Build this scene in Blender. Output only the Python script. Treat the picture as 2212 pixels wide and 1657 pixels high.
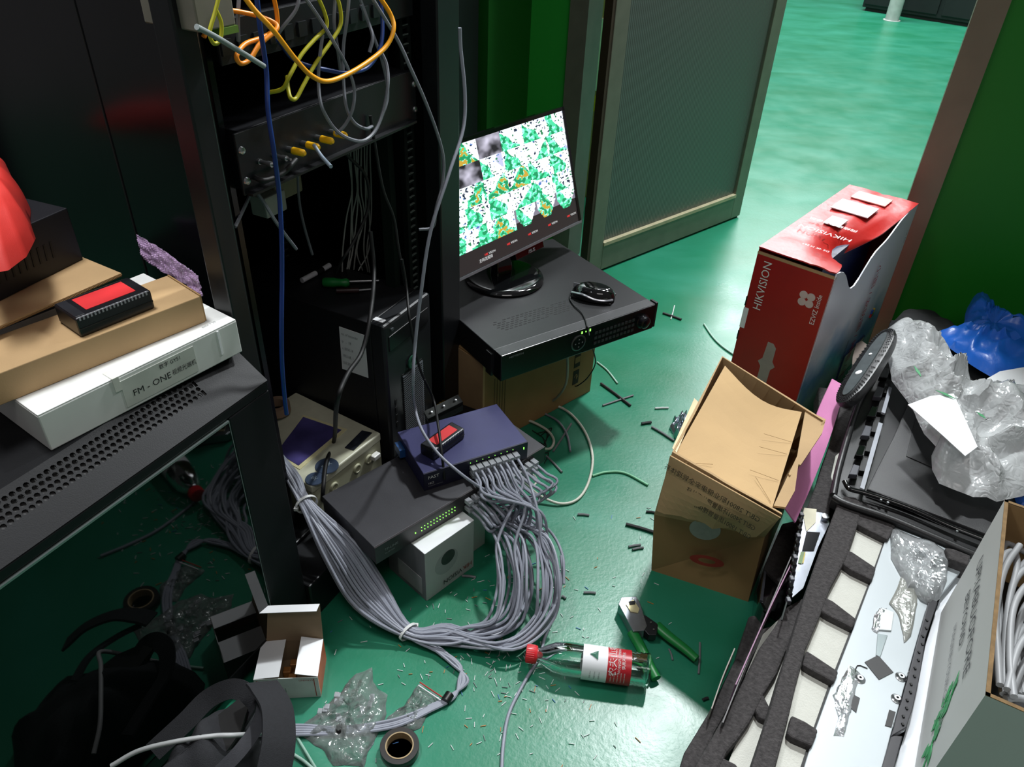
import bpy, bmesh, math, random
from mathutils import Vector as V, Matrix, noise
random.seed(7)
for o in list(bpy.data.objects): bpy.data.objects.remove(o)
SC = bpy.context.scene
COL = SC.collection
# ---------------------------------------------------------------- camera
CX, CY, FPX, H = 1106.0, 828.5, 1661.0, 1.25
_d = V((1002-CX, 3150-CY, FPX)).normalized()
UP = -_d
FW = (V((0, 0, 1)) - UP*UP.z).normalized()
RT = FW.cross(UP)
if RT.x < 0: RT = -RT
def ray(x, y):
    v = V((x-CX, y-CY, FPX)); return V((v.dot(RT), v.dot(FW), v.dot(UP)))
EYE = V((0, 0, H))
cam = bpy.data.cameras.new('camera'); camo = bpy.data.objects.new('camera', cam); COL.objects.link(camo)
xa = V((RT.x, FW.x, UP.x)); ya = -V((RT.y, FW.y, UP.y)); za = -V((RT.z, FW.z, UP.z))
M = Matrix((xa, ya, za)).transposed().to_4x4(); M.translation = EYE
camo.matrix_world = M
cam.sensor_fit = 'HORIZONTAL'; cam.sensor_width = 36; cam.lens = 36*FPX/2212; cam.clip_start = .02
SC.camera = camo
# ---------------------------------------------------------------- world, lights, exposure
SC.view_settings.view_transform = 'Standard'; SC.view_settings.look = 'None'
SC.view_settings.exposure = 0.12; SC.view_settings.gamma = 1; SC.view_settings.use_curve_mapping = False
w = bpy.data.worlds.new('world'); SC.world = w; w.use_nodes = True
w.node_tree.nodes['Background'].inputs[0].default_value = (.86, .82, .84, 1)
w.node_tree.nodes['Background'].inputs[1].default_value = .12
def area(name, loc, target, sx, sy, power, color=(1, 1, 1)):
    l = bpy.data.lights.new(name, 'AREA'); l.shape = 'RECTANGLE'; l.size = sx; l.size_y = sy
    l.energy = power; l.color = color
    o = bpy.data.objects.new(name, l); COL.objects.link(o); o.location = loc
    o.rotation_euler = (V(target)-V(loc)).to_track_quat('-Z', 'Y').to_euler(); return o
WARM = (1, .98, .94)
area('hall_lamp_near', (1.04, 2.76, 3.3), (.3, 1.2, 0), .2, .2, 108, (.94, .98, 1))
area('hall_lamp_right', (2.03, 2.6, 3.2), (1.2, 1.9, 0), .4, .4, 32, (.94, .98, 1))
area('hall_lamp_middle', (1.6, 4.6, 3.5), (1.6, 4.6, 0), 1.2, .5, 140, (.94, .98, 1))
area('hall_lamp_far', (2.8, 7.6, 3.5), (2.8, 7.6, 0), 1.6, .8, 260, (.94, .98, 1))
area('cabinet_lamp', (-.72, 1.0, 2.2), (-.6, 1.0, 0), .5, .3, 27, (.96, .98, 1))
area('room_fill', (.35, -.3, 2.9), (.1, 1.2, 0), 1.2, .6, 9, (1, .95, .93))  # unseen fill light added above the camera, lifts the surfaces facing it

# ---------------------------------------------------------------- geometry on real planes
def Z(x, y, z): r = ray(x, y); return EYE + r*((z-H)/r.z)
def PL(x, y, pt, nn): r = ray(x, y); return EYE + r*((pt-EYE).dot(nn)/r.dot(nn))
AZ = math.radians(26.5)
U = V((math.sin(AZ), math.cos(AZ), 0)); N = V((math.cos(AZ), -math.sin(AZ), 0))
O = V((-.38767, .90175, 0))
ROTU = math.radians(90-26.5)
def AB(a, b, z): return O + U*a + N*b + V((0, 0, z))
def B(x, y, b): return PL(x, y, O+N*b, N)
def A_(x, y, a): return PL(x, y, O+U*a, U)
def loc_ab(P): d = P-O; return (d.dot(U), d.dot(N), d.z)

# ---------------------------------------------------------------- materials
def s2l(c): return tuple((x/12.92 if x <= .04045 else ((x+.055)/1.055)**2.4) for x in c)
def hexc(h): h = h.lstrip('#'); return s2l([int(h[i:i+2], 16)/255 for i in (0, 2, 4)])
MC = {}
def mat(name, col, rough=.6, metal=0, var=.12, vs=20, bump=0, bs=200, coat=0, trans=0, ior=1.5, alpha=1, emit=None, spec=.5):
    if name in MC: return MC[name]
    m = bpy.data.materials.new(name); m.use_nodes = True; nt = m.node_tree; b = nt.nodes['Principled BSDF']
    c = hexc(col) if isinstance(col, str) else col
    b.inputs['Roughness'].default_value = rough; b.inputs['Metallic'].default_value = metal
    b.inputs['IOR'].default_value = ior; b.inputs['Coat Weight'].default_value = coat
    b.inputs['Transmission Weight'].default_value = trans; b.inputs['Alpha'].default_value = alpha
    b.inputs['Specular IOR Level'].default_value = spec
    b.inputs['Base Color'].default_value = (*c, 1)
    tc = nt.nodes.new('ShaderNodeTexCoord')
    if var:
        n = nt.nodes.new('ShaderNodeTexNoise'); n.inputs['Scale'].default_value = vs; n.inputs['Detail'].default_value = 4
        r = nt.nodes.new('ShaderNodeValToRGB')
        r.color_ramp.elements[0].position = .3; r.color_ramp.elements[1].position = .7
        r.color_ramp.elements[0].color = (*[x*(1-var) for x in c], 1); r.color_ramp.elements[1].color = (*[min(1, x*(1+var)) for x in c], 1)
        nt.links.new(tc.outputs['Object'], n.inputs['Vector']); nt.links.new(n.outputs['Fac'], r.inputs['Fac']); nt.links.new(r.outputs['Color'], b.inputs['Base Color'])
    if bump:
        n2 = nt.nodes.new('ShaderNodeTexNoise'); n2.inputs['Scale'].default_value = bs; n2.inputs['Detail'].default_value = 3
        bp = nt.nodes.new('ShaderNodeBump'); bp.inputs['Strength'].default_value = bump; bp.inputs['Distance'].default_value = .002
        nt.links.new(tc.outputs['Object'], n2.inputs['Vector']); nt.links.new(n2.outputs['Fac'], bp.inputs['Height']); nt.links.new(bp.outputs['Normal'], b.inputs['Normal'])
    if emit:
        b.inputs['Emission Color'].default_value = (*c, 1); b.inputs['Emission Strength'].default_value = emit
    MC[name] = m; return m
def plastic(name, col, opac=.35, rough=.15):
    m = bpy.data.materials.new(name); m.use_nodes = True; nt = m.node_tree; nt.nodes.clear()
    out = nt.nodes.new('ShaderNodeOutputMaterial'); tr = nt.nodes.new('ShaderNodeBsdfTransparent'); gl = nt.nodes.new('ShaderNodeBsdfGlossy')
    df = nt.nodes.new('ShaderNodeBsdfDiffuse'); tl = nt.nodes.new('ShaderNodeBsdfTranslucent')
    m1 = nt.nodes.new('ShaderNodeMixShader'); m2 = nt.nodes.new('ShaderNodeMixShader'); m3 = nt.nodes.new('ShaderNodeMixShader'); fr = nt.nodes.new('ShaderNodeFresnel')
    df.inputs[0].default_value = (*hexc(col), 1); tl.inputs[0].default_value = (*hexc(col), 1); gl.inputs['Roughness'].default_value = rough
    tr.inputs[0].default_value = (.95, .97, .97, 1); fr.inputs[0].default_value = 1.6
    nt.links.new(df.outputs[0], m3.inputs[1]); nt.links.new(tl.outputs[0], m3.inputs[2]); m3.inputs[0].default_value = .4
    m1.inputs[0].default_value = opac; nt.links.new(tr.outputs[0], m1.inputs[1]); nt.links.new(m3.outputs[0], m1.inputs[2])
    nt.links.new(fr.outputs[0], m2.inputs[0]); nt.links.new(m1.outputs[0], m2.inputs[1]); nt.links.new(gl.outputs[0], m2.inputs[2])
    tc = nt.nodes.new('ShaderNodeTexCoord'); nz = nt.nodes.new('ShaderNodeTexVoronoi'); nz.feature = 'DISTANCE_TO_EDGE'; nz.inputs['Scale'].default_value = 45; n4 = nt.nodes.new('ShaderNodeTexNoise'); n4.inputs['Scale'].default_value = 25
    ad = nt.nodes.new('ShaderNodeVectorMath'); ad.operation = 'MULTIPLY_ADD'; ad.inputs[1].default_value = (.08, .08, .08); nt.links.new(tc.outputs['Object'], n4.inputs['Vector']); nt.links.new(n4.outputs['Color'], ad.inputs[0]); nt.links.new(tc.outputs['Object'], ad.inputs[2]); nt.links.new(ad.outputs[0], nz.inputs['Vector'])
    bp = nt.nodes.new('ShaderNodeBump'); bp.inputs['Strength'].default_value = .7; bp.inputs['Distance'].default_value = .004; nt.links.new(nz.outputs['Distance'], bp.inputs['Height'])
    for q_ in (gl, df): nt.links.new(bp.outputs['Normal'], q_.inputs['Normal'])
    nt.links.new(m2.outputs[0], out.inputs[0]); return m

blackmetal = mat('black_metal', '#121317', .42, .0, .15, 30, .08, 600)
cabblack = mat('cabinet_black', '#090a0d', .5, 0, .15, 30, .08, 600, spec=.25)
darkpanel = mat('rack_panel', '#0b0c0e', .24, 0, .2, 6, .01, 60)
rackmetal = mat('rack_metal', '#0e1013', .4, 0, .2, 12)
deepblack = mat('deep_black', '#060606', .6, 0, 0)
glassdark = mat('dark_glass', '#040706', .03, 0, 0, ior=1.5, spec=.3)
steel = mat('steel', '#b8bbbd', .3, 1, .1, 60)
greysteel = mat('grey_steel', '#5b6160', .45, .6, .1, 60)
kraft = mat('kraft', '#b3946a', .8, 0, .07, 14, .1, 500)
kraft_dark = mat('kraft_core', '#7d6442', .9, 0, .2, 90)
kraft2 = mat('kraft_brown', '#96774c', .8, 0, .1, 10, .1, 400)
whitecard = mat('white_card', '#d9dcd8', .6, 0, .04, 12)
whitecard2 = mat('white_coated', '#eef0f2', .4, 0, .02, 12)
greycable = mat('grey_cable', '#8e929e', .45, 0, .08, 40)
darkcable = mat('dark_grey_cable', '#7b7e86', .5, 0, .1, 40)
blackcable = mat('black_cable', '#08080a', .6, 0, .1, 40)
whitecable = mat('white_cable', '#c9cabc', .45, 0, .05, 40)
yellow = mat('yellow_cable', '#f6a50c', .4, 0, .05, 40)
orange = mat('orange_cable', '#ef8c14', .4, 0, .05, 40)
lime = mat('lime_cable', '#b0ac1e', .45, 0, .08, 40)
bluecable = mat('blue_cable', '#0f2f70', .4, 0, .08, 40)
clearplug = mat('clear_plug', '#c9cdd2', .15, 0, .1, 200, trans=.5)
red = mat('red_print', '#a01a17', .35, 0, .05, 20)
redlabel = mat('red_label', '#d22c30', .5, 0, .05, 30)
white = mat('white_ink', '#e4e4e2', .5, 0, 0)
blackink = mat('black_ink', '#1c1c1e', .6, 0, 0)
greyink = mat('grey_ink', '#8a8c8e', .6, 0, 0)
foam = mat('dark_foam', '#3b3838', .95, 0, .35, 160, 1.0, 260)
foamwhite = mat('white_foam', '#c6c6bd', .8, 0, .03, 60, .4, 400)
blkplastic = mat('black_plastic', '#1b1b1c', .38, 0, .1, 40, .12, 900)
glossblack = mat('gloss_black', '#0c0d0e', .08, 0, 0, coat=.5)
switchblue = mat('switch_blue', '#33345e', .45, .2, .06, 30, .08, 900)
switchgrey = mat('switch_grey', '#333337', .5, .2, .08, 30, .1, 900)
greenplastic = mat('green_handle', '#157a36', .4, 0, .08, 40)
alu = mat('door_aluminium', '#75776a', .42, .3, .08, 20)
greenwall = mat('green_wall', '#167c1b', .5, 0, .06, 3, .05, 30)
led = mat('led_green', (.25, 1, .1), .4, 0, 0, emit=2.2)

# ---------------------------------------------------------------- mesh helpers
class MB:
    def __init__(s): s.v = []; s.f = []
    def add(s, vs, fs):
        n = len(s.v); s.v += [V(p) for p in vs]; s.f += [tuple(i+n for i in f) for f in fs]; return s
    def box(s, x0, y0, z0, x1, y1, z1):
        return s.hexa([(x0, y0, z0), (x1, y0, z0), (x1, y1, z0), (x0, y1, z0)], [(x0, y0, z1), (x1, y0, z1), (x1, y1, z1), (x0, y1, z1)])
    def hexa(s, bot, top): return s.loft([bot, top])
    def loft(s, rings, cap=True, close=True):
        n = len(rings[0]); vs = [p for r in rings for p in r]; fs = []
        for k in range(len(rings)-1):
            for i in range(n if close else n-1):
                j = (i+1) % n; fs.append((k*n+i, k*n+j, (k+1)*n+j, (k+1)*n+i))
        if cap: fs.append(tuple(reversed(range(n)))); fs.append(tuple((len(rings)-1)*n+i for i in range(n)))
        return s.add(vs, fs)
    def prism(s, pts, vec): vec = V(vec); return s.loft([[V(p) for p in pts], [V(p)+vec for p in pts]])
    def quad(s, *p): return s.add(p, [tuple(range(len(p)))])
    def lathe(s, prof, o, ax, n=20):
        o = V(o); ax = V(ax).normalized(); t = ax.orthogonal().normalized(); q = ax.cross(t)
        return s.loft([[o+ax*h+(t*math.cos(2*math.pi*i/n)+q*math.sin(2*math.pi*i/n))*r for i in range(n)] for h, r in prof])
    def tube(s, pts, r, n=8):
        pts = [V(p) for p in pts]; rings = []; t0 = (pts[1]-pts[0]).normalized(); nn = t0.orthogonal().normalized()
        for i, p in enumerate(pts):
            t = (pts[min(i+1, len(pts)-1)]-pts[max(i-1, 0)])
            if t.length < 1e-9: t = t0
            t = t.normalized(); nn = (nn-t*nn.dot(t)).normalized(); q = t.cross(nn); rr = r[i] if isinstance(r, (list, tuple)) else r
            rings.append([p+(nn*math.cos(2*math.pi*k/n)+q*math.sin(2*math.pi*k/n))*rr for k in range(n)])
        return s.loft(rings)
    def build(s, name, m, parent=None, smooth=False, bevel=0, label=None, cat=None, group=None, kind=None, fix=True):
        vs = s.v
        o0 = V((0, 0, 0))
        if parent is None and vs:
            lo = V([min(p[i] for p in vs) for i in range(3)]); hi = V([max(p[i] for p in vs) for i in range(3)])
            o0 = V(((lo.x+hi.x)/2, (lo.y+hi.y)/2, lo.z))
        me = bpy.data.meshes.new(name); me.from_pydata([p-o0 for p in vs], [], s.f)
        if fix:
            bm = bmesh.new(); bm.from_mesh(me); bmesh.ops.recalc_face_normals(bm, faces=bm.faces); bm.to_mesh(me); bm.free()
        me.materials.append(m)
        if smooth:
            me.shade_smooth(); me.set_sharp_from_angle(angle=math.radians(50))
        o = bpy.data.objects.new(name, me); COL.objects.link(o); o.location = o0
        if parent: o.parent = parent
        if bevel:
            md = o.modifiers.new('bevel', 'BEVEL'); md.width = bevel; md.segments = 2; md.limit_method = 'ANGLE'
        tag(o, label, cat, group, kind); return o
def tag(o, label=None, cat=None, group=None, kind=None):
    for k, v in (('label', label), ('category', cat), ('group', group), ('kind', kind)):
        if v: o[k] = v
    return o
def thing(name, label, cat, loc, rz=0, group=None):
    o = bpy.data.objects.new(name, None); COL.objects.link(o); o.location = loc; o.rotation_euler = (0, 0, rz); o.empty_display_size = .05
    return tag(o, label, cat, group)
def rotm(e): m = e.rotation_euler.to_matrix().to_4x4(); m.translation = e.location; return m
def lc(e, P): return rotm(e).inverted() @ P
def bx(name, m, parent, *c, bevel=0, **k): return MB().box(*c).build(name, m, parent, bevel=bevel, **k)
def cat_spline(pts, k=8):
    pts = [V(p) for p in pts]
    if len(pts) < 3:
        return [pts[0].lerp(pts[-1], i/4) for i in range(5)]
    P = [pts[0]*2-pts[1]]+pts+[pts[-1]*2-pts[-2]]; out = []
    for i in range(1, len(P)-2):
        p0, p1, p2, p3 = P[i-1:i+3]
        for j in range(k):
            t = j/k
            out.append(.5*((2*p1)+(p2-p0)*t+(2*p0-5*p1+4*p2-p3)*t*t+(3*p1-p0-3*p2+p3)*t*t*t))
    out.append(pts[-1]); return out
def cable(name, pts, r, m, label, cat='cable', group=None, k=8, n=8, parent=None):
    return MB().tube(cat_spline(pts, k), r, n).build(name, m, parent, smooth=True, label=label, cat=cat, group=group, fix=False)
def text(parent, s, size, o, xd, yd, m, name='lettering', center=False, sx=1, off=.0004):
    cu = bpy.data.curves.new('t', 'FONT'); cu.body = s; cu.size = size; cu.resolution_u = 2
    if center: cu.align_x = 'CENTER'; cu.align_y = 'CENTER'
    to = bpy.data.objects.new('t', cu); COL.objects.link(to); bpy.context.view_layer.update()
    me = bpy.data.meshes.new_from_object(to.evaluated_get(bpy.context.evaluated_depsgraph_get()))
    bpy.data.objects.remove(to)
    xd = V(xd).normalized(); yd = V(yd).normalized(); zd = xd.cross(yd)
    for v in me.vertices: v.co = V(o)+xd*v.co.x*sx+yd*v.co.y+zd*off
    me.materials.clear(); me.materials.append(m)
    ob = bpy.data.objects.new(name, me); COL.objects.link(ob); ob.parent = parent; return ob
def frame_px(zt, a, b, c):
    """world frame of a box whose top face (height zt) has front edge a-b and back corner c next to b"""
    A, Bq, Cq = Z(*a, zt), Z(*b, zt), Z(*c, zt); x = (Bq-A); w = x.length; x.normalize(); y = V((-x.y, x.x, 0)); d = (Cq-Bq).dot(y)
    return A, math.atan2(x.y, x.x), w, d
def crumple(name, outline, z0, hgt, seed, m, amp=.3, rings=14, per=6, parent=None, freq=18, zfun=None, ridge=False, **k):
    """closed crumpled body: outline in metres, domed and creased by noise"""
    pts = []
    n = len(outline)
    for i in range(n):
        for j in range(per): pts.append(outline[i].lerp(outline[(i+1) % n], j/per))
    c = sum(pts, V())/len(pts); m_ = len(pts); vs = []; fs = []
    def hh(p, t):
        q = p*freq+V((seed*3.1, 0, seed)); a = abs(noise.noise(q)); b2 = abs(noise.noise(q*2.3))
        if ridge: a, b2 = max(0, .42-1.3*a), max(0, .42-1.3*b2)
        return z0+hgt*((1-t**2.2)**.6)*(1-amp+amp*2.2*(a+b2*.6))
    for r in range(rings+1):
        t = 1-r/rings*.97
        for p in pts:
            q = c.lerp(p, t); w_ = noise.noise(p*freq*1.3+V((seed, 0, 0)))*.006; q = q+(p-c).normalized()*w_*t
            vs.append(V((q.x, q.y, hh(q, t)+(zfun(q) if zfun else 0))))
    for r in range(rings):
        for i in range(m_):
            j = (i+1) % m_; fs.append((r*m_+i, r*m_+j, (r+1)*m_+j, (r+1)*m_+i))
    fs.append(tuple(rings*m_+i for i in range(m_)))
    base = len(vs)
    for p in pts: q = c.lerp(p, .97); vs.append(V((q.x, q.y, z0-.001+(zfun(q) if zfun else 0))))
    for i in range(m_): j = (i+1) % m_; fs.append((i, base+i, base+j, j))
    fs.append(tuple(reversed(range(base, base+m_))))
    return MB().add(vs, fs).build(name, m, parent, smooth=True, **k)

# ================================================================ SETTING
def floor_mat():
    m = bpy.data.materials.new('green_epoxy'); m.use_nodes = True; nt = m.node_tree; b = nt.nodes['Principled BSDF']
    tc = nt.nodes.new('ShaderNodeTexCoord')
    n = nt.nodes.new('ShaderNodeTexNoise'); n.inputs['Scale'].default_value = 2.2; n.inputs['Detail'].default_value = 8; n.inputs['Distortion'].default_value = .5
    r = nt.nodes.new('ShaderNodeValToRGB'); r.color_ramp.elements[0].position = .32; r.color_ramp.elements[1].position = .72
    r.color_ramp.elements[0].color = (*hexc('#17714f'), 1); r.color_ramp.elements[1].color = (*hexc('#2d8469'), 1)
    b.inputs['Specular IOR Level'].default_value = .55
    mp = nt.nodes.new('ShaderNodeMapping'); mp.inputs['Scale'].default_value = (1, 2.2, 1); mp.inputs['Rotation'].default_value = (0, 0, .5)
    nt.links.new(tc.outputs['Object'], mp.inputs[0]); nt.links.new(mp.outputs[0], n.inputs['Vector']); nt.links.new(n.outputs['Fac'], r.inputs['Fac']); nt.links.new(r.outputs['Color'], b.inputs['Base Color'])
    n3 = nt.nodes.new('ShaderNodeTexNoise'); n3.inputs['Scale'].default_value = 7; n3.inputs['Detail'].default_value = 7
    mr = nt.nodes.new('ShaderNodeMapRange'); mr.inputs[3].default_value = .20; mr.inputs[4].default_value = .46
    nt.links.new(tc.outputs['Object'], n3.inputs['Vector']); nt.links.new(n3.outputs['Fac'], mr.inputs[0]); nt.links.new(mr.outputs[0], b.inputs['Roughness'])
    n2 = nt.nodes.new('ShaderNodeTexNoise'); n2.inputs['Scale'].default_value = 130; n2.inputs['Detail'].default_value = 5
    bp = nt.nodes.new('ShaderNodeBump'); bp.inputs['Strength'].default_value = .22; bp.inputs['Distance'].default_value = .0015
    nt.links.new(tc.outputs['Object'], n2.inputs['Vector']); nt.links.new(n2.outputs['Fac'], bp.inputs['Height']); nt.links.new(bp.outputs['Normal'], b.inputs['Normal'])
    return m
MB().box(-4, -2, -.05, 9, 12, 0).build('floor', floor_mat(), kind='structure')
WA = 1.69; WT = .09; WH = 2.15
def wallseg(name, a0, b0, a1, b1, z0, z1, m):
    return MB().hexa([AB(a0, b0, z0), AB(a1, b0, z0), AB(a1, b1, z0), AB(a0, b1, z0)], [AB(a0, b0, z1), AB(a1, b0, z1), AB(a1, b1, z1), AB(a0, b1, z1)]).build(name, m, kind='structure')
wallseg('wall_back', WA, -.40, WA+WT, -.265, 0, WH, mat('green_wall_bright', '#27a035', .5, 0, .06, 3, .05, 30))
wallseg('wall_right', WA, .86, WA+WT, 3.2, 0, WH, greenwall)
wallseg('wall_left', 1.42, -1.6, WA+WT, -.40, 0, WH, mat('green_wall_shaded', '#0e5c14', .5, 0, .06, 3))  # darker green carries the shade of this side plane in its colour
tb = thing('dark_gap_block', 'tall black block added to darken the gap between the rack and the green wall', 'cabinet', AB(.98, -.95, 0), ROTU)  # added black block, stands in for the shaded gap beside the rack
bx('body', rackmetal, tb, 0, -.53, .0, .42, .0, 2.0, bevel=.004); bx('door_leaf', rackmetal, tb, .01, -.535, .05, .41, -.53, 1.95)
# door posts
wallseg('trim_1', WA-.015, -.265, WA+WT+.01, -.205, 0, WH, alu)
wallseg('trim_2', WA-.015, .79, WA+WT+.01, .86, 0, WH, mat('jamb_brown', '#857a68', .4, .2, .08, 10))
# leaf of the open door
dA, dB = Z(1270, 598, 0), Z(1597, 469, 0); dx = (dB-dA); dw = dx.length; drz = math.atan2(dx.y, dx.x)
door = thing('door_1', None, None, dA, drz); door['kind'] = 'structure'
def ribbed():
    m = bpy.data.materials.new('ribbed_sheet'); m.use_nodes = True; nt = m.node_tree; b = nt.nodes['Principled BSDF']
    b.inputs['Base Color'].default_value = (*hexc('#545c57'), 1); b.inputs['Roughness'].default_value = .28
    tc = nt.nodes.new('ShaderNodeTexCoord'); wv = nt.nodes.new('ShaderNodeTexWave'); wv.inputs['Scale'].default_value = 38; wv.bands_direction = 'X'
    bp = nt.nodes.new('ShaderNodeBump'); bp.inputs['Strength'].default_value = .35; bp.inputs['Distance'].default_value = .002
    nt.links.new(tc.outputs['Object'], wv.inputs['Vector']); nt.links.new(wv.outputs['Fac'], bp.inputs['Height']); nt.links.new(bp.outputs['Normal'], b.inputs['Normal'])
    return m
bx('panel', ribbed(), door, .05, .012, .09, dw-.05, .024, 2.0)
bx('stile', alu, door, 0, 0, .008, .062, .036, 2.05, bevel=.002)
bx('stile', alu, door, dw-.062, 0, .008, dw, .036, 2.05, bevel=.002)
bx('edge_strip', mat('edge_brown', '#3a2c20', .6), door, -.012, .002, .008, .001, .034, 2.05)
bx('rail', alu, door, .062, 0, .008, dw-.062, .036, .1, bevel=.002)
bx('rail', alu, door, .062, 0, 1.97, dw-.062, .036, 2.05, bevel=.002)
bx('bead', mat('pale_bead', '#a6a082', .5), door, .062, -.004, .1, dw-.062, .012, .112)
# sweep seal below the door
bx('threshold_seal', deepblack, door, .0, .01, .0, dw, .026, .01)

# ================================================================ HALL, far things
def far_cabinet():
    P = Z(1860, 22, 0); Q = Z(2112, 62, 0); d = Q-P; e = thing('storage_cabinet', 'low black cabinet standing far across the green floor in the hall', 'cabinet', P, math.atan2(d.y, d.x))
    L = d.length
    bx('body', mat('black_paint', '#15181a', .5), e, 0, 0, .03, L, .6, .9, bevel=.006)
    for i in range(3): bx('door_leaf', mat('black_paint', '#15181a', .5), e, .02+i*L/3, -.018, .06, (i+1)*L/3-.02, 0, .86, bevel=.004)
    bx('plinth', deepblack, e, .03, .02, 0, L-.03, .58, .03)
    return e
far_cabinet()
P = Z(1926, 44, 0)
MB().lathe([(0, .075), (.004, .075), (.006, .06), (1.2, .06)], P, (0, 0, 1), 20).build('white_post', mat('post_white', '#b9c0bc', .4), label='white round post standing in front of the far black cabinet', cat='post', smooth=True)
P = Z(2165, 68, 0)+V((.35, -.1, 0))
e = thing('paper_bale', 'white bundle beside the far black cabinet near the doorway jamb', 'bundle', P, .3)
for i in range(3): bx('sheet_stack', whitecard, e, -.1+.01*i, -.05, .14*i+.001, .35, .35, .14*(i+1)-.01, bevel=.01)
# carton seen through the hinge gap
P = A_(1262, 470, 2.3); P.z = 0
e = thing('tall_carton', 'tall brown carton with a yellow stripe seen through the gap beside the door', 'box', P, ROTU-math.pi/2)
bx('body', kraft, e, -.3, 0, 0, .12, .3, .95, bevel=.003); bx('tape_band', mat('tape_yellow', '#e0b322', .4), e, -.301, -.002, .36, .121, .301, .42)
bx('label_sheet', whitecard2, e, -.25, -.004, .44, .11, -.001, .7)

# ================================================================ RACK
RB = -.05; RA0, RA1 = .042, .682; RD = .78; RH = 2.05
rack = thing('server_rack', 'tall open black server rack with hanging cables behind the low cabinet', 'rack', AB(RA0, RB, 0), ROTU)
RW = RA1-RA0     # local x = along the front, y = into the rack
bx('side_panel', darkpanel, rack, .094, .06, .02, .104, RD, RH)
bx('panel_seam', deepblack, rack, .0925, .30, .1, .095, .303, RH-.1)
bx('side_panel', rackmetal, rack, RW-.012, .035, .02, RW, RD, RH)
bx('base', rackmetal, rack, .012, .03, 0, RW-.012, RD-.02, .1, bevel=.003)
bx('plinth', rackmetal, rack, .0, -.06, 0, .36, .03, .095, bevel=.003)
bx('roof', rackmetal, rack, 0, 0, RH, RW, RD, RH+.03)
bx('post', rackmetal, rack, 0, -.002, 0, .034, .035, RH, bevel=.003)
bx('post', rackmetal, rack, RW-.075, -.002, 0, RW, .035, RH, bevel=.003)
bx('post', rackmetal, rack, .012, RD-.05, .1, .05, RD-.01, RH)
bx('post', rackmetal, rack, RW-.05, RD-.05, .1, RW-.012, RD-.01, RH)
bx('back_panel', mat('rack_back', '#07090a', .6), rack, .05, RD-.02, .1, RW-.05, RD-.012, RH)
rail_m = mat('rail_paint', '#1c2321', .35, .3, .1, 40)
def rail(x0, y0, w, name='mounting_rail'):
    mb = MB(); ml = MB(); z = .12
    while z < 1.75:
        mb.box(x0, y0, z, x0+w*.28, y0+.002, z+.0159); mb.box(x0+w*.72, y0, z, x0+w, y0+.002, z+.0159); mb.box(x0+w*.28, y0, z, x0+w*.72, y0+.002, z+.0062)
        ml.box(x0+w*.27, y0-.0012, z+.005, x0+w*.74, y0+.003, z+.0066)
        z += .0159
    r = mb.build(name, rail_m, rack)
    MB().box(x0+w-.002, y0, .12, x0+w, y0+.035, 1.75).build('rail_flange', rail_m, r)
    ml.build('slot_edge', mat('slot_edge', '#7e8a84', .35, .5), r, kind='stuff'); return r
rail(.060, .05, .020); rail(.565-RA0, .05, .034); rail(.52-RA0, .36, .022); rail(.40-RA0, .40, .024)
ob = bx('cable_channel', mat('channel_green', '#1e2b25', .35, .3), rack, .545-RA0, .075, .12, .562-RA0, .1, 1.7)
# equipment in the rack
def unit(name, label, z0, z1, d, m, cat='equipment', x0=.150, x1=.575, y0=.035):
    e = thing(name, label, cat, AB(0, 0, 0)+V((0, 0, z0)), ROTU)
    bx('chassis', m, e, x0, -RB+y0+.004, 0, x1, -RB+d, z1-z0, bevel=.0015)
    bx('front_panel', m, e, x0-.012, -RB+y0, 0, x1+.012, -RB+y0+.004, z1-z0, bevel=.001); return e
patch = unit('fibre_patch_panel', 'black rack panel with a row of yellow capped connectors', .805, .895, .33, blackmetal, 'patch panel')
ylw = mat('yellow_cap', '#f2b705', .4)
yface = -RB+.035
for i, px in enumerate([(541, 341), (573, 327), (605, 318), (636, 305), (667, 293), (697, 282)]):
    P = lc(patch, B(*px, -.1)); x, z = P.x, .846-.805
    if i < 2:
        c = MB().lathe([(0, .0045), (.004, .0045), (.004, .0034), (.018, .0034), (.018, .0042), (.026, .0042), (.026, .002), (.034, .002)], (x, yface, z), (0, -1, 0), 12).build('fibre_adapter', steel, patch, smooth=True)
        c['label'] = 'bare chrome fibre adapter'
    else:
        c = MB().lathe([(0, .005), (.01, .005), (.01, .0042), (.012, .0042)], (x, yface, z), (0, -1, 0), 12).build('fibre_adapter', steel, patch, smooth=True)
        MB().lathe([(.011, .0058), (.03, .0056), (.034, .003)], (x, yface, z), (0, -1, 0), 12).build('dust_cap', ylw, c, smooth=True)
for z in (.02, .065):
    for x in (.146, .582): MB().lathe([(0, .006), (.003, .005), (.004, .002)], (x, yface, z), (0, -1, 0), 10).build('screw', steel, patch, smooth=True)
bx('lower_lip', blackmetal, patch, .142, yface-.012, 0, .57, yface, .004)
u2 = unit('optical_shelf', 'dark rack shelf unit directly above the yellow capped panel', .985, 1.04, .36, blackmetal)
for i in range(12): bx('port', mat('port_dark', '#222427', .3), u2, .14+.03*i, yface-.003, .012, .158+.03*i, yface, .032)
u3 = unit('media_converter_shelf', 'black shelf unit under the yellow and orange cable loops', 1.09, 1.15, .36, blackmetal)
for i in range(10): bx('port', mat('port_dark', '#222427', .3), u3, .14+.034*i, yface-.003, .012, .158+.034*i, yface, .034)
unit('switch_unit', 'black unit at the top of the rack above the photo edge', 1.24, 1.29, .36, blackmetal)
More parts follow.
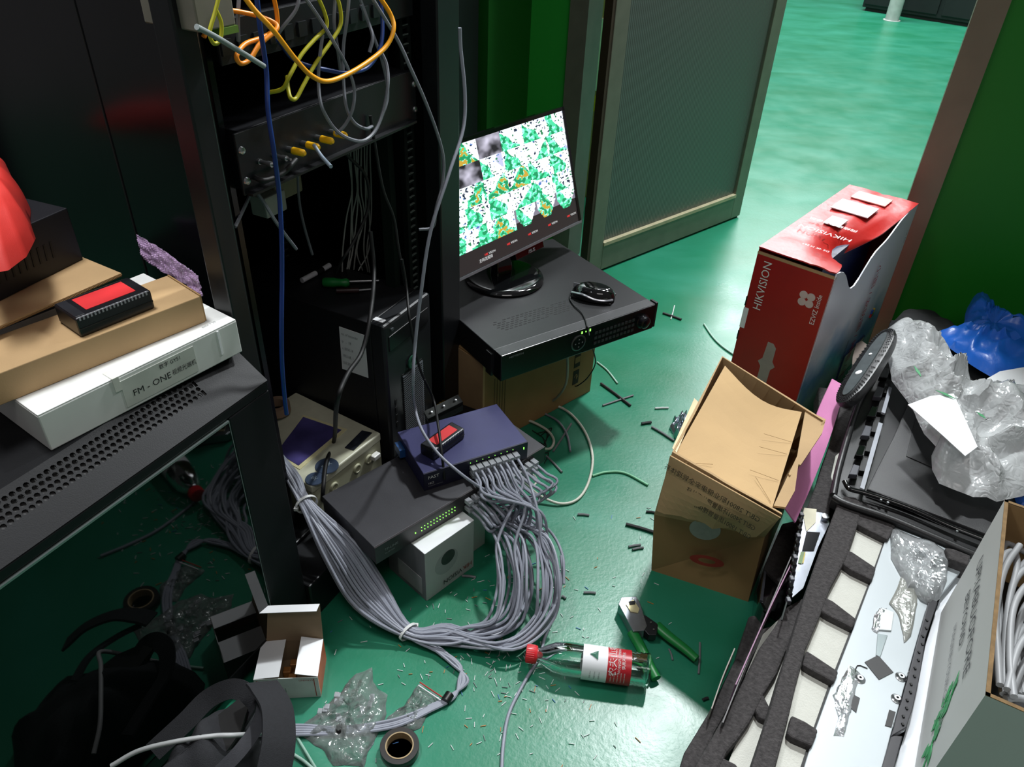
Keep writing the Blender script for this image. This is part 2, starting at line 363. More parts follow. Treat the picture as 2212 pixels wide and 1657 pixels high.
# hanging converter with white and green face at top left of the rack
P = B(492, 58, -.02)
e = thing('media_converter', 'beige and green box hanging in the rack at the top left', 'converter', P, ROTU)
bx('case', mat('converter_beige', '#6e6b60', .5), e, -.045, .0, .0, .014, .09, .09, bevel=.002); bx('face', mat('lime_face', '#56752a', .5), e, -.012, -.002, -.008, .015, .092, .0)
# beige wall box inside the rack behind the panel
P = B(610, 400, -.28)
e = thing('power_adapter', 'beige square adapter box hanging below the yellow capped panel', 'adapter', P, ROTU)
bx('case', mat('adapter_beige', '#99977c', .5), e, -.02, 0, -.03, .055, .05, .07, bevel=.004); bx('plug_body', mat('adapter_white', '#c3c6bd', .5), e, -.06, -.01, -.045, -.005, .03, -.005, bevel=.003)

# ================================================================ TOWER PC in the rack
TA0, TA1, TZ0, TZ1, TB = .4, .565, .1, .452, -.052
pc = thing('tower_computer', 'black tower computer with a paper note standing in the rack base', 'computer', AB(TA0, TB, TZ0), ROTU)
TW, TH = TA1-TA0, TZ1-TZ0; TD = .40
pcm = mat('pc_black', '#16171a', .5, 0, .1, 30, .06, 800)
bx('case', pcm, pc, 0, .035, 0, TW, TD, TH, bevel=.002)
bx('front_bezel', mat('pc_bezel', '#1d1f22', .4, 0, .1, 30, .06, 800), pc, -.001, 0, .003, TW+.001, .036, TH+.002, bevel=.006)
g = bx('grille', deepblack, pc, .05, -.001, .02, .125, .001, .21)
for i in range(34): MB().hexa([(.05, -.004, .022+i*.0055), (.125, -.004, .022+i*.0055), (.125, -.001, .022+i*.0055), (.05, -.001, .022+i*.0055)], [(.05, -.002, .0245+i*.0055), (.125, -.002, .0245+i*.0055), (.125, -.001, .0245+i*.0055), (.05, -.001, .0245+i*.0055)]).build('grille_bar', mat('pc_bar', '#474b4f', .35), g)
ring = MB().lathe([(0, .016), (.003, .016), (.004, .013), (.0035, .012)], (.085, -.002, .225), (0, -1, 0), 24).build('emblem', mat('emblem_green', '#1c4a38', .3), pc, smooth=True)
text(ring, 'DELL', .0085, (.085, -.0062, .225), (1, 0, 0), (0, 0, 1), mat('emblem_ink', '#63907a', .4), center=True)
for i in range(4): bx('usb_port', deepblack, pc, .02, -.001, .09+i*.02, .026, .002, .103+i*.02)
bx('optical_drive', mat('pc_bezel2', '#141517', .3), pc, .012, -.002, .29, TW-.012, .001, .325, bevel=.001)
bx('power_button', mat('pc_bar', '#2d3033', .35), pc, .02, -.003, .335, .028, 0, .34)
st = bx('sticker', whitecard2, pc, .012, .012, TH+.002, .024, .036, TH+.0032); st['label'] = 'small white rectangular sticker'
# note taped to the near side
np_ = [A_(*p, TA0-.002) for p in [(733, 705), (788, 724), (796, 816), (740, 796)]]
note = MB().loft([[lc(pc, p) for p in np_], [lc(pc, p)-V((.0012, 0, 0)) for p in np_]]).build('paper_note', whitecard2, pc); note['label'] = 'white handwritten paper note'
q0, q1, q3 = [lc(pc, p) for p in (np_[0], np_[1], np_[3])]
for i, s in enumerate(['no. of recorder', 'ip   ..  18', 'v. 8700.18', '192.168. 1', '255.255.0']):
    text(note, s, .009, q0.lerp(q3, .16+.17*i)+(q1-q0)*.08-V((.002, 0, 0)), q1-q0, q0-q3, greyink, name='handwriting', sx=.75)
# things on the tower
P = Z(697, 608, TZ1+.014); Q = Z(735, 609, TZ1+.014); R_ = Z(818, 606, TZ1+.006)
e = thing('screwdriver', 'green handled screwdriver lying on the tower computer', 'screwdriver', P)
MB().lathe([(0, .008), (.003, .0105), (.022, .011), (.04, .009), (.05, .0105), (.056, .006)], (0, 0, -.002), Q-P, 8).build('handle', greenplastic, e, smooth=True)
MB().tube([(Q-P), (R_-P)], .0032, 8).build('shaft', steel, e, smooth=True)
P = Z(727, 628, TZ1+.009)
e = thing('screwdriver', 'second screwdriver with a thin dark handle and steel tip on the tower', 'screwdriver', P)
MB().tube([V((0, 0, 0)), Z(775, 627, TZ1+.008)-P], .006, 8).build('handle', mat('dark_red_handle', '#2d1413', .4), e, smooth=True)
MB().tube([Z(775, 627, TZ1+.008)-P, Z(808, 624, TZ1+.004)-P], .0028, 8).build('shaft', steel, e, smooth=True)
P = Z(652, 606, TZ1+.008)
e = thing('marker_pen', 'white pen with a black middle lying on the tower computer', 'pen', P)
a1, a2, a3 = Z(682, 590, TZ1+.008)-P, Z(697, 582, TZ1+.008)-P, Z(712, 573, TZ1+.008)-P
MB().tube([V(), a1], .006, 10).build('barrel', whitecard2, e, smooth=True); MB().tube([a1, a2], .0065, 10).build('grip', deepblack, e, smooth=True); MB().tube([a2, a3], .0058, 10).build('cap', whitecard2, e, smooth=True)

# ================================================================ LOW CABINET at the left
CA1, CZ0, CZ1 = .041, .035, .583; CW = .60; CD = .46; CZT = .608
cab = thing('glass_cabinet', 'low black network cabinet with a dark glass door reflecting the green floor', 'cabinet', AB(CA1-CW, 0, 0), ROTU)
bx('body', cabblack, cab, 0, .03, CZ0, CW, CD, CZ1-.03, bevel=.003)
MB().hexa([(0, .064, CZ1-.03), (CW, .064, CZ1-.03), (CW, CD, CZ1-.03), (0, CD, CZ1-.03)], [(0, .064, CZT), (CW, .064, CZT), (CW, CD, CZT), (0, CD, CZT)]).build('top_panel', cabblack, cab)
# sloped ventilated bezel: from (y=.064,z=CZ1) to (y=0,z=CZ1-.02)
s0, s1 = V((0, .064, CZT)), V((0, 0, CZ1-.018)); sn = V((0, -(s0.z-s1.z), .064)).normalized(); sl = (s1-s0)
def onb(x, t, h=0): return V((x, 0, 0))+s0+sl*t+sn*h
bez = MB()
def slab(x0, x1, t0, t1): bez.loft([[onb(x0, t0), onb(x1, t0), onb(x1, t1), onb(x0, t1)], [onb(x0, t0, -.0015), onb(x1, t0, -.0015), onb(x1, t1, -.0015), onb(x0, t1, -.0015)]])
t_a, t_b = .10, .56; gx0, gx1 = .005, CW-.088
slab(0, CW, 0, t_a); slab(0, CW, t_b, 1); slab(gx1, CW, t_a, t_b); slab(0, gx0, t_a, t_b)
bezo = bez.build('bezel', cabblack, cab)
holes = MB(); nr = 4; ch = (t_b-t_a)/nr; cwid = ch*sl.length; nx = int((gx1-gx0)/cwid); cwid = (gx1-gx0)/nx
for r in range(nr):
    sh = .5 if r % 2 else 0
    for i in range(-1 if sh else 0, nx):
        x0 = gx0+(i+sh)*cwid; x1 = x0+cwid
        if x0 < gx0-1e-6 or x1 > gx1+1e-6: continue
        t0 = t_a+r*ch; t1 = t0+ch; xc, tcn = (x0+x1)/2, (t0+t1)/2
        out_ = [(x0, t0), (xc, t0), (x1, t0), (x1, tcn), (x1, t1), (xc, t1), (x0, t1), (x0, tcn)]
        inn = [(xc+(math.cos(a)*.40)*cwid, tcn+math.sin(a)*.40*ch) for a in [math.radians(225+45*k) for k in range(8)]]
        vs = [onb(*p) for p in out_]+[onb(*p) for p in inn]+[onb(*p, -.002) for p in inn]
        fs = [(k, (k+1) % 8, 8+(k+1) % 8, 8+k) for k in range(8)]+[(8+k, 8+(k+1) % 8, 16+(k+1) % 8, 16+k) for k in range(8)]
        holes.add(vs, fs)
holes.build('vent_grille', cabblack, cab, kind='stuff')
MB().loft([[onb(0, 1), onb(CW, 1), onb(CW, 1, -.03), onb(0, 1, -.03)], [onb(0, .0, -.006), onb(CW, 0, -.006), onb(CW, 0, -.03), onb(0, 0, -.03)]]).build('bezel_backing', deepblack, cab)
bx('front_lip', cabblack, cab, 0, .0, CZ1-.035, CW, .03, CZ1-.019, bevel=.002)
dr = thing('door', None, None, (0, 0, 0)); dr.parent = cab
dr.name = 'door'
bx('glass_pane', glassdark, dr, .005, .0, CZ0+.03, CW-.085, .006, CZ1-.04)
bx('door_frame', cabblack, dr, CW-.083, .0, CZ0+.004, CW, .03, CZ1-.036, bevel=.002)
bx('door_frame', cabblack, dr, .005, .0, CZ0-.005, CW-.083, .03, CZ0+.028, bevel=.002)
bx('door_edge', mat('edge_grey', '#7b8684', .3, .5), dr, .005, -.002, CZ1-.0405, CW-.085, .004, CZ1-.0375)
bx('door_edge', mat('edge_grey', '#7b8684', .3, .5), dr, CW-.0855, -.001, CZ0+.03, CW-.0845, .004, CZ1-.04)
for x in (.03, CW-.03):
    for y in (.05, CD-.04): MB().lathe([(0, .016), (.008, .016), (.01, .006), (.036, .006)], (x, y, 0), (0, 0, 1), 12).build('foot', deepblack, cab)

# ---------------------------------------------------------------- things on the low cabinet
def opx(zt, zb, a, b, c, ext_left=0, depth=None):
    P, rz, w, d = frame_px(zt, a, b, c)
    if depth: d = depth
    x = V((math.cos(rz), math.sin(rz), 0)); P = P-x*ext_left; P.z = zb
    return P, rz, w+ext_left, d
zw0, zw1 = CZT+.0005, CZT+.056
P, rz, w_, d_ = opx(zw1, zw0, (80, 898), (510, 690), (385, 560))
e = thing('white_carton', 'flat white carton with printed product line lying on the low cabinet', 'box', P, rz)
hh_ = zw1-zw0
bx('body', whitecard, e, 0, 0, 0, w_, d_, hh_-.002, bevel=.0015)
bx('lid', mat('white_card_top', '#e3e5e2', .55), e, .0005, .0005, hh_-.002, w_-.0005, d_, hh_, bevel=.0008)
bx('lid_ear', whitecard2, e, w_-.035, -.0012, .012, w_-.032, .0008, hh_-.004)
MB().box(w_*.36, -.001, .006, w_*.74, .0003, hh_-.008).build('printed_label', mat('label_grey', '#c3c7bf', .5), e)
text(e, 'FM - ONE', .0135, (w_*.40, -.0012, .018), (1, 0, 0), (0, 0, 1), blackink); text(e, '视频光端机', .0095, (w_*.605, -.0012, .020), (1, 0, 0), (0, 0, 1), blackink, sx=.8)
text(e, '数字 GY51', .008, (w_*.55, -.0012, .038), (1, 0, 0), (0, 0, 1), blackink, sx=.9)
text(e, 'BIDI 1.25', .006, (w_-.045, .015, hh_+.0002), (1, 0, 0), (0, 1, 0), greyink)
tp = bx('tape', mat('tape_clear', '#cfd2c9', .2), e, w_*.33, -.0016, hh_-.02, w_*.36, .02, hh_+.001)
zk0, zk1 = zw1+.0005, zw1+.042
P, rz, w_, d_ = opx(zk1, zk0, (0, 806), (432, 640), (375, 590), .03)
e = thing('long_kraft_carton', 'long brown kraft carton lying on the flat white carton', 'box', P, rz)
bx('body', kraft, e, 0, 0, 0, w_, d_, zk1-zk0, bevel=.0012)
bx('end_flap', kraft2, e, w_, .001, .001, w_+.0022, d_-.001, zk1-zk0+.001)
zf = zk1+.012; AH = .079
P, rz, w_, d_ = opx(zf+.005, zf, (0, 704), (262, 590), (175, 530), .05)
e = thing('kraft_board', 'flat brown corrugated board lying over the kraft carton', 'cardboard', P, rz)
bx('face', kraft, e, 0, 0, .003, w_, d_, .005); bx('corrugated_core', kraft_dark, e, 0, .0, .001, w_, d_, .003); bx('under_face', kraft2, e, 0, .0005, 0, w_, d_, .001)
bx('support_fold', kraft2, e, .0, d_*.25, -.0105, w_-.02, d_-.002, 0)
for i in range(30): MB().tube([(w_*(i+.5)/30-.004, -.0004, .0012), (w_*(i+.5)/30+.004, -.0004, .0028)], .0004, 4).build('flute', kraft2, e)
z0 = zf+.0055; zt = z0+AH
P, rz, w_, d_ = opx(zt, z0, (0, 512), (145, 449), (52, 410), .12)
e = thing('black_amplifier', 'black metal box with vent slots stacked under the red bag', 'equipment', P, rz)
bx('case', mat('amp_black', '#1b1c21', .45, .2, .1, 30), e, 0, 0, 0, w_, d_, AH, bevel=.0015)
for i in range(13): MB().hexa([(w_-.045-i*.0105, -.0008, .022), (w_-.042-i*.0105, -.0008, .022), (w_-.042-i*.0105, .0006, .022), (w_-.045-i*.0105, .0006, .022)], [(w_-.043-i*.0105, -.0008, .045), (w_-.040-i*.0105, -.0008, .045), (w_-.040-i*.0105, .0006, .045), (w_-.043-i*.0105, .0006, .045)]).build('vent_slot', deepblack, e)
MB().box(0, 0, 0, .055, .01, .0012).build('paper_strip', whitecard2, None, label='torn white paper strip poking out below the black metal box', cat='paper')
bpy.data.objects['paper_strip'].location = Z(62, 607, z0+.001); bpy.data.objects['paper_strip'].rotation_euler = (0, 0, rz)
# red bag on top
ol = [Z(x, y, zt+.03) for x, y in [(-70, 300), (-20, 312), (6, 330), (30, 380), (42, 400), (50, 430), (62, 470), (40, 508), (0, 535), (-60, 545), (-110, 430)]]
crumple('red_bag', ol, zt+.001, .06, 3, mat('red_fabric', '#d8362f', .6, 0, .05, 30, .1, 900), amp=.15, freq=9, label='red cloth bag on the black metal box at the left edge', cat='bag')
# black battery tool with red label
zt2 = zk1+.028
P, rz, w_, d_ = opx(zt2, zk1+.0005, (158, 682), (330, 640), (291, 590))
P, rz, w_, d_ = opx(zt2, zk1+.0005, (163, 690), (326, 627), (290, 592))
def tool(e, w_, d_, h, lab):
    bx('case', mat('tool_black', '#17171b', .3, 0, .1, 60), e, 0, 0, .0, w_, d_, h, bevel=.003)
    bx('label', redlabel, e, w_*.2, d_*.22, h, w_*.86, d_*.86, h+.0006)
    for i in range(int(w_/.005)-1): bx('ridge', mat('ridge_grey', '#8d8f94', .3), e, .004+i*.005, -.0004, h-.0045, .0062+i*.005, .002, h+.0004)
    bx('seam', deepblack, e, .001, -.0006, h*.4, w_-.001, .0, h*.46)
    bx('end_plate', mat('tool_grey', '#26272b', .25), e, w_*.02, .004, h-.001, w_*.14, d_-.004, h+.0008, bevel=.0005)
e = thing('punch_tool', 'black block tool with a red label lying on the long kraft carton', 'tool', P, rz)
tool(e, w_, d_, .0275, '')
# purple bubble wrap
bw = plastic('purple_film', '#ecc9f6', .9, .2)
ol = [(298, 530), (345, 545), (398, 575), (435, 605), (443, 636), (400, 606), (352, 575), (315, 560)]
bot = [Z(x, y, zw1+.004) for x, y in [(310, 560), (350, 585), (395, 612), (436, 640)]]
top = [V((p.x, p.y, 0))+V((-.004, .006, 0))+V((0, 0, zw1+.044+.003*i-.002*i*i)) for i, p in enumerate(bot)]
mb = MB(); ns = 24
Bt = cat_spline(bot, 8); Tp = cat_spline(top, 8); L_ = len(Bt)
def grid_sheet(rows, th=.0006):
    mb = MB(); r = len(rows); c = len(rows[0]); vs = []; fs = []
    for row in rows: vs += row
    nn = (rows[0][-1]-rows[0][0]).cross(rows[-1][0]-rows[0][0]).normalized()*th
    vs += [p+nn for p in vs[:]]; k = r*c
    for i in range(r-1):
        for j in range(c-1):
            a = i*c+j; fs.append((a, a+1, a+c+1, a+c)); fs.append((k+a, k+a+c, k+a+c+1, k+a+1))
    for j in range(c-1): fs.append((j, k+j, k+j+1, j+1)); a = (r-1)*c+j; fs.append((a, a+1, k+a+1, k+a))
    for i in range(r-1): a = i*c; fs.append((a, a+c, k+a+c, k+a)); a = i*c+c-1; fs.append((a, k+a, k+a+c, a+c))
    mb.add(vs, fs); return mb
rows = [[Bt[j].lerp(Tp[j], i/14)+V((noise.noise(Bt[j]*60+V((0, 0, i*.35)))*.004, noise.noise(Bt[j]*60+V((5, 0, i*.35)))*.004, 0)) for j in range(L_)] for i in range(15)]
wrap = grid_sheet(rows).build('bubble_wrap', bw, label='strip of purple bubble wrap standing behind the cartons on the low cabinet', cat='wrapping', smooth=True)
bb = MB()
for i in range(1, 14):
    for j in range(0, L_, 1):
        p = rows[i][j]-V(wrap.location)
        bb.lathe([(0, .0022), (.0012, .0018), (.002, .0008)], p, N, 6)
bb.build('bubble', bw, wrap, kind='stuff', smooth=True)
fl = [[V((p.x, p.y, 0))+(-U*.0+N*(.004+.02*i/4))+V((0, 0, zw1+.004+.003*math.sin(j*.9+i))) for j, p in enumerate(Bt)] for i in range(5)]
grid_sheet(fl).build('wrap_fold', bw, wrap, smooth=True) if False else None
def pp(name, pix, zt, th, m, parent=None, bevel=0, zs=None, **k):
    """slab: outline taken on the plane z=zt (or one height per corner), thickness th downwards"""
    P = [Z(x, y, (zs[i] if zs else zt)) for i, (x, y) in enumerate(pix)]
    if parent is not None: P = [lc(parent, p) for p in P]
    return MB().prism(P, (0, 0, -th)).build(name, m, parent, bevel=bevel, **k)

# ================================================================ RECORDER, MONITOR, MOUSE, CARTON
DZ = .33; DZ0 = .262
P, rz, w_, d_ = frame_px(DZ, (1082.7, 770), (1399.5, 664), (1205, 515))
P0 = P.copy(); P.z = DZ0
dvr = thing('video_recorder', 'wide black video recorder on a brown carton carrying the monitor and mouse', 'recorder', P, rz)
hD = DZ-DZ0; w_ = .45; d_ = .43
dm = mat('recorder_black', '#232325', .42, .2, .06, 20, .06, 900)
bx('case', dm, dvr, 0, .03, 0, w_, d_, hD, bevel=.0015)
bx('front_panel', mat('recorder_front', '#111214', .25, 0, .05, 20), dvr, 0, 0, 0, w_, .03, hD, bevel=.0025)
bx('top_strip', mat('recorder_top', '#39393b', .45), dvr, .001, .002, hD, w_-.001, .03, hD+.0006)
for r in range(6):
    for i in range(19):
        if (i*7+r*3) % 11 == 0: continue
        x = .055+i*.0125+(r % 2)*.006; y = .085+r*.008
        MB().hexa([(x, y, hD), (x+.008, y, hD), (x+.008, y+.003, hD), (x, y+.003, hD)], [(x, y, hD+.0003), (x+.008, y, hD+.0003), (x+.008, y+.003, hD+.0003), (x, y+.003, hD+.0003)]).build('vent_slot', mat('vent_dark', '#141414', .7), dvr)
kn = MB().lathe([(0, .019), (.003, .019), (.004, .016), (.014, .015), (.016, .012)], (w_-.04, 0, hD*.5), (0, -1, 0), 24).build('jog_knob', mat('knob_black', '#15161a', .2), dvr, smooth=True)
dp = MB().lathe([(0, .021), (.002, .021), (.0025, .0185), (.001, .018)], (w_*.475, 0, hD*.5), (0, -1, 0), 28).build('ring_pad', mat('ring_silver', '#767b80', .25, .7), dvr, smooth=True)
MB().lathe([(0, .017), (.0028, .016)], (w_*.475, 0, hD*.5), (0, -1, 0), 24).build('pad_disc', mat('knob_black', '#15161a', .2), dp, smooth=True)
for a in range(5):
    x, z = (w_*.475+(.010*math.cos(a*math.pi/2) if a < 4 else 0), hD*.5+(.010*math.sin(a*math.pi/2) if a < 4 else 0))
    bx('pad_mark', greyink, dp, x-.0015, -.0034, z-.0015, x+.0015, -.0028, z+.0015)
for i in range(3): bx('status_light', led, dvr, w_*.49+i*.012, -.0012, hD-.012, w_*.49+i*.012+.003, .0, hD-.006) if i != 1 else bx('status_light', led, dvr, w_*.49+i*.012, -.0012, hD-.011, w_*.49+i*.012+.002, .0, hD-.008)
for r in range(3):
    for i in range(11): bx('key', mat('key_grey', '#3c3e42', .4), dvr, w_*.58+i*.0115, -.002, .014+r*.014, w_*.58+i*.0115+.008, .0, .021+r*.014, bevel=.0005)
text(dvr, 'HIKVISION', .008, (.02, -.0012, hD-.012), (1, 0, 0), (0, 0, 1), greyink)
bx('rack_ear', dm, dvr, w_, .0, .004, w_+.006, .022, hD+.004)
bx('rack_ear', dm, dvr, -.006, .03, .0, 0, .052, hD-.01)
# carton below the recorder
A1, A2 = Z(1041, 971, 0), Z(1275, 845, 0); dd = A2-A1; rz2 = math.atan2(dd.y, dd.x); cw_ = dd.length
ct = thing('brown_carton', 'brown corrugated carton on the floor carrying the video recorder', 'box', A1, rz2)
bx('body', kraft2, ct, 0, 0, 0, cw_, .36, DZ0-.001, bevel=.002)
bx('corner_fold', kraft, ct, -.0018, -.0018, .0, .004, .36, DZ0-.006)
for i in range(5): bx('printed_bar', mat('print_brown', '#6e5738', .8), ct, .035+i*.0085, -.0006, .03, .038+i*.0085, .0, .2)
for i in range(3):
    f_ = bx('printed_mark', mat('print_dark', '#2a241c', .8), ct, cw_*.80, -.0007, .055+i*.055, cw_*.80+.022, 0, .055+i*.055+.045)
    text(f_, '↑■▼'[i], .026, (cw_*.80+.011, -.001, .077+i*.055), (1, 0, 0), (0, 0, 1), kraft2, name='pictogram', center=True)
# monitor
MZ = .405; BR = Z(1256, 480, MZ); BLd = Z(998, 605, MZ); md = (BR-BLd).normalized(); mw = .500; tl = math.radians(17)
mo = BR-md*mw; mrz = math.atan2(md.y, md.x)
mon = thing('monitor', 'black computer monitor showing a grid of camera pictures on the recorder', 'monitor', mo, mrz)
RX = Matrix.Rotation(-tl, 3, 'X'); MH = .300
def mt(x, y, z): return RX @ V((x, y, z))
def mbox(name, m, par, x0, y0, z0, x1, y1, z1, **k):
    return MB().hexa([mt(x0, y0, z0), mt(x1, y0, z0), mt(x1, y1, z0), mt(x0, y1, z0)], [mt(x0, y0, z1), mt(x1, y0, z1), mt(x1, y1, z1), mt(x0, y1, z1)]).build(name, m, par, **k)
mbox('housing', glossblack, mon, 0, .002, 0, mw, .028, MH, bevel=.003)
bz = .009
mbox('bezel', glossblack, mon, 0, -.001, 0, bz, .003, MH); mbox('bezel', glossblack, mon, mw-bz, -.001, 0, mw, .003, MH)
mbox('bezel', glossblack, mon, 0, -.001, MH-bz, mw, .003, MH); mbox('bezel', mat('bezel_silver', '#8d9298', .3, .6), mon, 0, -.0015, 0, mw, .003, .006)
# the picture on the screen: 6 x 5 camera tiles, each an irregular mosaic of what the cameras see
scr = bpy.data.meshes.new('screen'); sv = []; sf = []; sc = []
NXs, NYs = 6, 6; sub = 34; x0s, x1s, z0s, z1s = bz, mw-bz, .007, MH-bz
gx, gz = NXs*sub, NYs*22
rnd = random.Random(11)
tiles = {}
for tx in range(NXs):
    for ty in range(NYs): tiles[(tx, ty)] = (rnd.uniform(0, 90), rnd.uniform(0, 90), rnd.random(), rnd.uniform(-.5, .5))
def tilecol(tx, ty, u_, v_):
    dk = (.028, .024, .024)
    if ty == 0: return dk
    a, b_, kind, sl_ = tiles[(tx, ty)]
    if (tx, ty) in ((4, 1), (5, 1), (3, 1)):
        if u_ < .08 or abs(u_-.5)*1.2 > .2+.55*v_: return (.3, .28, .36) if v_ > .3 else dk
    n1 = noise.noise(V((u_*2.2+a, v_*1.8+b_, 0))); n2 = noise.noise(V((u_*6+b_, v_*5+a, 3))); n3 = noise.noise(V((u_*7+a, v_*7, 9)))
    if (tx, ty) in ((2, 5), (1, 4)):
        g_ = max(.03, .35+.9*n1+.35*n2); return (g_*.85, g_*.82, g_)
    # a receding green aisle between bright machines, seen from a high corner
    cx_ = .5+sl_*.7+(v_-.3)*sl_*1.2; wd = .12+.42*(1-v_)*(.6+.8*kind)
    d_ = abs(u_-cx_)/wd+n1*.9
    if kind > .8 and d_ < .5 and n2 > .05: return (.8, .5, .06)
    if d_ < .85:
        return (.02, .42, .16) if n2 < -.12 else ((.10, 1.0, .50) if n3 < .1 else (.55, 1.7, 1.25))
    if n3 > .40 or (n2 > .36 and n3 > .1): return (.03, .05, .09) if n1 > -.2 else (.1, .25, .7)
    if n3 < -.38: return (.06, .32, .14)
    return (1.7, 1.85, 2.0) if n1 > -.5 else (.75, .78, 1.1)
for j in range(gz+1):
    for i in range(gx+1): sv.append(mt(x0s+(x1s-x0s)*i/gx, .0012, z0s+(z1s-z0s)*j/gz))
for j in range(gz):
    for i in range(gx):
        sf.append((j*(gx+1)+i, j*(gx+1)+i+1, (j+1)*(gx+1)+i+1, (j+1)*(gx+1)+i))
        tx, ty = i//sub, j//22; u_, v_ = (i % sub+.5)/sub, (j % 22+.5)/22
        c = tilecol(tx, ty, u_, v_)
        sc.append(c)
scr.from_pydata(sv, [], sf); ca = scr.color_attributes.new('col', 'FLOAT_COLOR', 'CORNER')
k = 0
for c in sc:
    for _ in range(4): ca.data[k].color = (*c, 1); k += 1
sm = bpy.data.materials.new('lit_screen'); sm.use_nodes = True; nt = sm.node_tree; b = nt.nodes['Principled BSDF']
at = nt.nodes.new('ShaderNodeAttribute'); at.attribute_name = 'col'; b.inputs['Base Color'].default_value = (.01, .01, .01, 1); b.inputs['Roughness'].default_value = .3
nt.links.new(at.outputs['Color'], b.inputs['Emission Color']); b.inputs['Emission Strength'].default_value = .8
scr.materials.append(sm); so = bpy.data.objects.new('screen', scr); COL.objects.link(so); so.parent = mon
so['label'] = 'lit screen with rows of camera pictures'
redem = mat('lit_red', (.9, .03, .03), .5, 0, 0, emit=.9); whem = mat('lit_white', (.6, .6, .6), .5, 0, 0, emit=.8)
yd = mt(0, 0, 1)
tw = (x1s-x0s)/NXs
for i in range(1, NXs):
    xc = x0s+tw*i+tw*.42; text(mon, 'HIK', .0075, mt(xc, -.0002, z0s+.022), (1, 0, 0), yd, redem, name='screen_logo'); text(mon, 'VISION', .0075, mt(xc+.0145, -.0002, z0s+.022), (1, 0, 0), yd, whem, name='screen_logo')
text(mon, '主码流视频', .0095, mt(x0s+tw*1.15, -.0002, z0s+.012), (1, 0, 0), yd, whem, name='screen_caption')
text(mon, '/ISUS', .012, mt(mw*.55, .001, -.014), (1, 0, 0), yd, greyink, name='maker_mark')
mbox('lower_lip', glossblack, mon, mw*.46, .004, -.018, mw*.68, .024, 0, bevel=.001)
# stand
bc = lc(mon, Z(1090, 602, DZ+.001)); 
MB().lathe([(0, .098), (.004, .1), (.009, .097), (.013, .085), (.015, .03)], bc, (0, 0, 1), 56).build('stand_base', glossblack, mon, smooth=True)
nk = V((bc.x, bc.y+.012, bc.z+.012))
nt_ = mt(mw*.5, .03, .07); nt_.x = nk.x+.01
MB().hexa([nk+V((-.03, -.014, 0)), nk+V((.03, -.014, 0)), nk+V((.03, .012, 0)), nk+V((-.03, .012, 0))], [nt_+V((-.022, -.006, 0)), nt_+V((.022, -.006, 0)), nt_+V((.022, .014, 0)), nt_+V((-.022, .014, 0))]).build('stand_neck', glossblack, mon, bevel=.004)
# mouse
P = Z(1281, 642, DZ+.0006); Q = Z(1318, 650, DZ); md_ = (Q-P); mr = math.atan2(md_.y, md_.x)
mou = thing('mouse', 'black and silver computer mouse on the video recorder', 'mouse', P, mr)
def mousebody(sx, sy, sz, z0, cut=None):
    rings = []; n = 20
    for i in range(9):
        t = i/8; z = z0+sz*math.sin(t*math.pi/2); s_ = max(.02, math.cos(t*math.pi/2)**.55)
        rings.append([V((sx*s_*math.copysign(abs(math.cos(a))**.8, math.cos(a))+(.004*t), sy*s_*math.copysign(abs(math.sin(a))**.8, math.sin(a))*(1-.12*math.cos(a*2)), z)) for a in [2*math.pi*k/n for k in range(n)]])
    return MB().loft(rings)
mousebody(.055, .030, .030, .004).build('shell', glossblack, mou, smooth=True)
MB().box(-.05, -.025, .0, .05, .025, .005).build('underside', deepblack, mou, bevel=.002)
silver = mat('mouse_silver', '#b9bcc2', .25, .6, 0)
for s in (-1, 1):
    MB().tube(cat_spline([V((-.05, s*.018, .012)), V((-.02, s*.0295, .018)), V((.01, s*.031, .012)), V((.035, s*.026, .011)), V((.052, s*.014, .011))], 6), .003, 6).build('side_trim', silver, mou, smooth=True)
MB().lathe([(-.003, .006), (.003, .006)], (-.036, 0, .021), (0, 1, 0), 14).build('scroll_wheel', mat('wheel', '#8e9196', .4), mou, smooth=True)
bx('button_split', silver, mou, -.052, -.0006, .018, -.02, .0006, .0295)
cable('cord', [lc(mou, p_) for p_ in [Z(1244, 634, DZ+.01), Z(1234, 632, DZ+.003), Z(1231, 645, DZ+.003), Z(1240, 660, DZ+.003), Z(1256, 675, DZ+.003), Z(1264, 690, DZ+.003), Z(1268, 705, DZ+.003), Z(1271, 711, DZ-.004), Z(1273, 725, DZ-.012)]], .0016, blackcable, None, cat=None, k=6, parent=mou)
# ================================================================ PLASTIC MEDIA BOX (beige) + purple plate
P, rz, w_, d_ = frame_px(.2, (672, 1050), (820, 935), (700, 872))
P.z = .1005; bh = .0995
bd = thing('beige_instrument', 'beige instrument case with purple display and round badges in front of the rack', 'instrument', P, rz)
bm_ = mat('beige_plastic', '#b5b59a', .5, 0, .06, 20)
bx('case', bm_, bd, 0, 0, 0, w_, .25, bh-.003, bevel=.002); bx('top_cover', mat('beige_light', '#c3c3ac', .45), bd, -.001, -.002, bh-.02, w_+.001, .25, bh, bevel=.003)
def inset(name, pix, m, h=.0012, z=.2, par=None):
    par = par or bd; P_ = [lc(par, Z(x, y, z)) for x, y in pix]; return MB().prism(P_, (0, 0, h)).build(name, m, par)
fr_ = inset('display_frame', [(596, 985), (655, 897), (750, 928), (648, 1015)], mat('cream_edge', '#d6cfa2', .5))
inset('display_plate', [(598, 978), (655, 902), (738, 930), (645, 1007)], mat('purple_plate', '#4b457c', .3, 0, .4, 14), .002)
inset('small_display', [(745, 968), (782, 931), (804, 936), (764, 974)], mat('small_display', '#23262e', .3, 0, .5, 90), .002)
